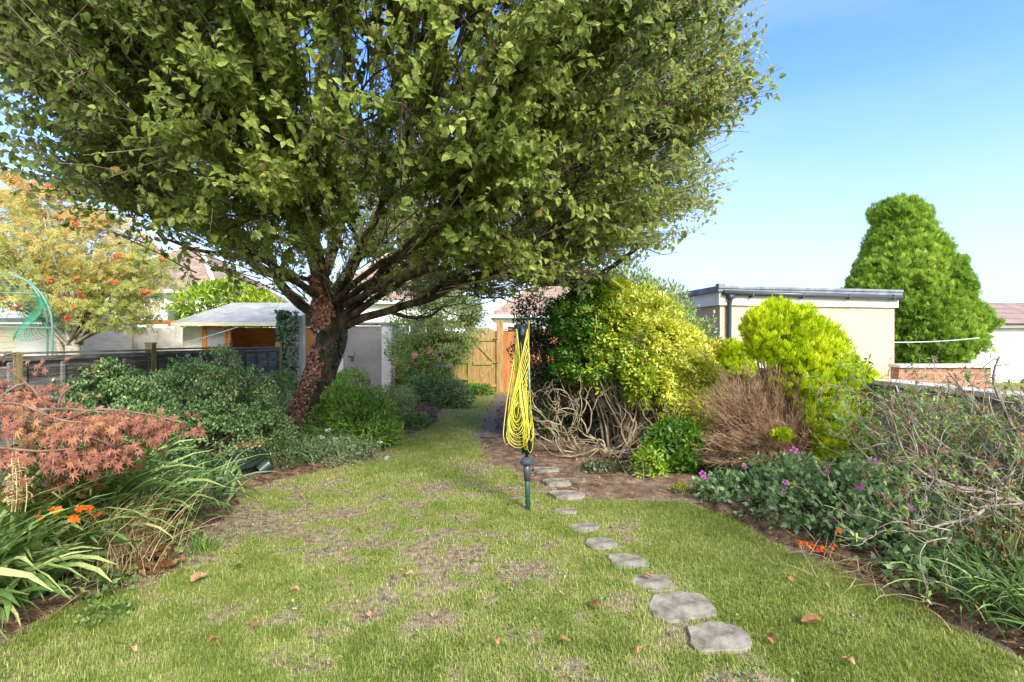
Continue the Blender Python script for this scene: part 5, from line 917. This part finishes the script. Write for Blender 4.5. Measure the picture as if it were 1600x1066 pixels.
a = Acc(); a.tubes([lerp(.44), lerp(1.62)], [.014, .014], 12); obj('mast', a, M['dkgreen'], ar, smooth=True)
a = Acc(); a.tubes([lerp(1.54), lerp(1.56), lerp(1.64)], [.022, .027, .022], 14); obj('hub', a, M['darkplastic'], ar, smooth=True)
arms = []
for k in range(4):
    an = k*math.pi/2+.5; o = np.array([math.cos(an), math.sin(an)*.9, 0]); b = lerp(.50)+o*.04; e = lerp(1.64 if k else 1.72)+o*(.052+.012*(k % 2)); a = Acc(); a.tubes([b, (b+e)/2+o*.012, e], [.0085]*3, 8); am_ = obj('arm', a, M['dkgreen'], ar, smooth=True); obj('end_cap', Acc().tubes([e, e+UP*.03], [.014, .012], 8), M['darkplastic'], am_, smooth=True); arms.append((b, e, o))
def armpt(k, s): b, e, o = arms[k]; return b+(e-b)*s+o*.012
NL = 13
for k in range(4):
    k2 = (k+1) % 4
    for j in range(NL):
        a = Acc(); s = .97-j*.052; p0, p1 = armpt(k, s), armpt(k2, s-.004); zl = .50+.035*R.rand()+.020*j+(.05 if k in (1, 2) else 0); ctr = (p0+p1)/2; o = nrm((ctr-lerp(ctr[2]))*[1, 1, 0])
        wd = .098-.0058*j+.008*R.normal(); ll = lerp(zl)+o*(.06+.05*R.rand()); sh_ = np.array([-.05-.015*R.rand(), -.02, 0])
        t = np.linspace(0, 1, 9); side = nrm(np.cross(o, UP)); left = []; right = []
        for u in t:
            prof = u**.8; wl_ = wd*math.sin(min(u, 1)*math.pi*.55)
            left.append(p0*(1-prof)+(ll-side*wd+UP*.14)*prof+sh_*math.sin(u*1.6)*1.0); right.append(p1*(1-prof)+(ll+side*wd+UP*.14)*prof+sh_*math.sin(u*1.6)*1.0)
        u = np.linspace(0, math.pi, 11)[1:-1]; L0_, R0_ = left[-1], right[-1]; mid = (L0_+R0_)/2; hf = (R0_-L0_)/2
        arc = [mid-hf*math.cos(q)-UP*.12*math.sin(q) for q in u]
        pts = np.array(left+arc+right[::-1]); pts += np.stack([noise(pts*6+j, 51), noise(pts*6+j, 52), 0*pts[:, 0]], -1)*.004
        a.tubes(pts, [.0031]*len(pts), 5, rnd=R.rand()); obj('line', a, M['yline'], ar, smooth=True)
# ================================================================ SKY, SUN, CAMERA
SUN_EL, SUN_AZ = math.radians(34), math.radians(30)       # sun behind the camera, to the right
w = bpy.data.worlds.new('World'); sc.world = w; w.use_nodes = True; nt = w.node_tree; bg = nt.nodes['Background']; N_ = nt.nodes.new; L_ = nt.links.new
sky = N_('ShaderNodeTexSky'); sky.sky_type = 'NISHITA'; sky.sun_disc = False; sky.sun_elevation = SUN_EL; sky.sun_rotation = math.pi-SUN_AZ
sky.altitude = 50; sky.air_density = 1.0; sky.dust_density = .6; sky.ozone_density = 1.5
tc = N_('ShaderNodeTexCoord'); mp = N_('ShaderNodeMapping'); mp.inputs['Scale'].default_value = (1, 1, 3.2); L_(tc.outputs['Generated'], mp.inputs[0])
no = N_('ShaderNodeTexNoise'); no.inputs['Scale'].default_value = 2.3; no.inputs['Detail'].default_value = 7; no.inputs['Roughness'].default_value = .5; L_(mp.outputs[0], no.inputs['Vector'])
mr = N_('ShaderNodeMapRange'); mr.inputs[1].default_value = .44; mr.inputs[2].default_value = .78; L_(no.outputs['Fac'], mr.inputs[0])
sx = N_('ShaderNodeSeparateXYZ'); L_(tc.outputs['Generated'], sx.inputs[0]); hz = N_('ShaderNodeMapRange'); hz.inputs[1].default_value = .0; hz.inputs[2].default_value = .42; hz.inputs[3].default_value = 1; hz.inputs[4].default_value = 0; L_(sx.outputs['Z'], hz.inputs[0])
pw = N_('ShaderNodeMath'); pw.operation = 'POWER'; pw.inputs[1].default_value = 1.3; L_(hz.outputs[0], pw.inputs[0])
ad = N_('ShaderNodeMath'); ad.operation = 'MULTIPLY_ADD'; ad.inputs[1].default_value = .35; ad.use_clamp = True; L_(mr.outputs[0], ad.inputs[0]); L_(pw.outputs[0], ad.inputs[2])
bk = N_('ShaderNodeMapRange'); bk.inputs[1].default_value = .15; bk.inputs[2].default_value = -.5; bk.inputs[3].default_value = 0; bk.inputs[4].default_value = .8; L_(sx.outputs['Y'], bk.inputs[0]);  # unseen bright cloud bank added behind the camera as white fill light
hs_ = N_('ShaderNodeHueSaturation'); hs_.inputs['Saturation'].default_value = 1.15; hs_.inputs['Value'].default_value = 1.0; tn = N_('ShaderNodeMix'); tn.data_type = 'RGBA'; tn.blend_type = 'MULTIPLY'; tn.inputs[0].default_value = 1; tn.inputs[7].default_value = (.80, .80, 1.08, 1); L_(sky.outputs[0], tn.inputs[6]); L_(tn.outputs[2], hs_.inputs['Color'])
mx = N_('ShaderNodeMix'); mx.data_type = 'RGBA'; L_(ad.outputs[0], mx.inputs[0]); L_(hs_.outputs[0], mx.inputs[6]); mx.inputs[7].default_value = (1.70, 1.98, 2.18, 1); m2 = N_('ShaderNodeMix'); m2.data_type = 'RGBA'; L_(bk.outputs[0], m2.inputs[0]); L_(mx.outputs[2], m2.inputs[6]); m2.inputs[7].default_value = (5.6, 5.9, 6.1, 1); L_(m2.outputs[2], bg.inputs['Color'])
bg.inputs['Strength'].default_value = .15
sd = bpy.data.lights.new('Sun', 'SUN'); sd.energy = 2.7; sd.angle = math.radians(18); sd.color = (1, .95, .86); so = bpy.data.objects.new('sun', sd); col.objects.link(so)
dirv = Vector((math.sin(SUN_AZ)*math.cos(SUN_EL), -math.cos(SUN_AZ)*math.cos(SUN_EL), math.sin(SUN_EL))); so.rotation_euler = dirv.to_track_quat('Z', 'Y').to_euler(); so.location = (8, -12, 14)
cd = bpy.data.cameras.new('Camera'); cd.sensor_width = 36; cd.lens = 18.0; cd.clip_start = .05; cd.clip_end = 3000; co = bpy.data.objects.new('camera', cd); col.objects.link(co); co.location = (0, 0, CAMZ); co.rotation_euler = (math.pi/2, 0, 0); sc.camera = co
vs = sc.view_settings; vs.view_transform = 'Standard'; vs.look = 'None'; vs.exposure = EXPO; vs.gamma = 1; vs.use_curve_mapping = False
sc.cycles.max_bounces = 8; sc.cycles.diffuse_bounces = 4; sc.cycles.transmission_bounces = 5
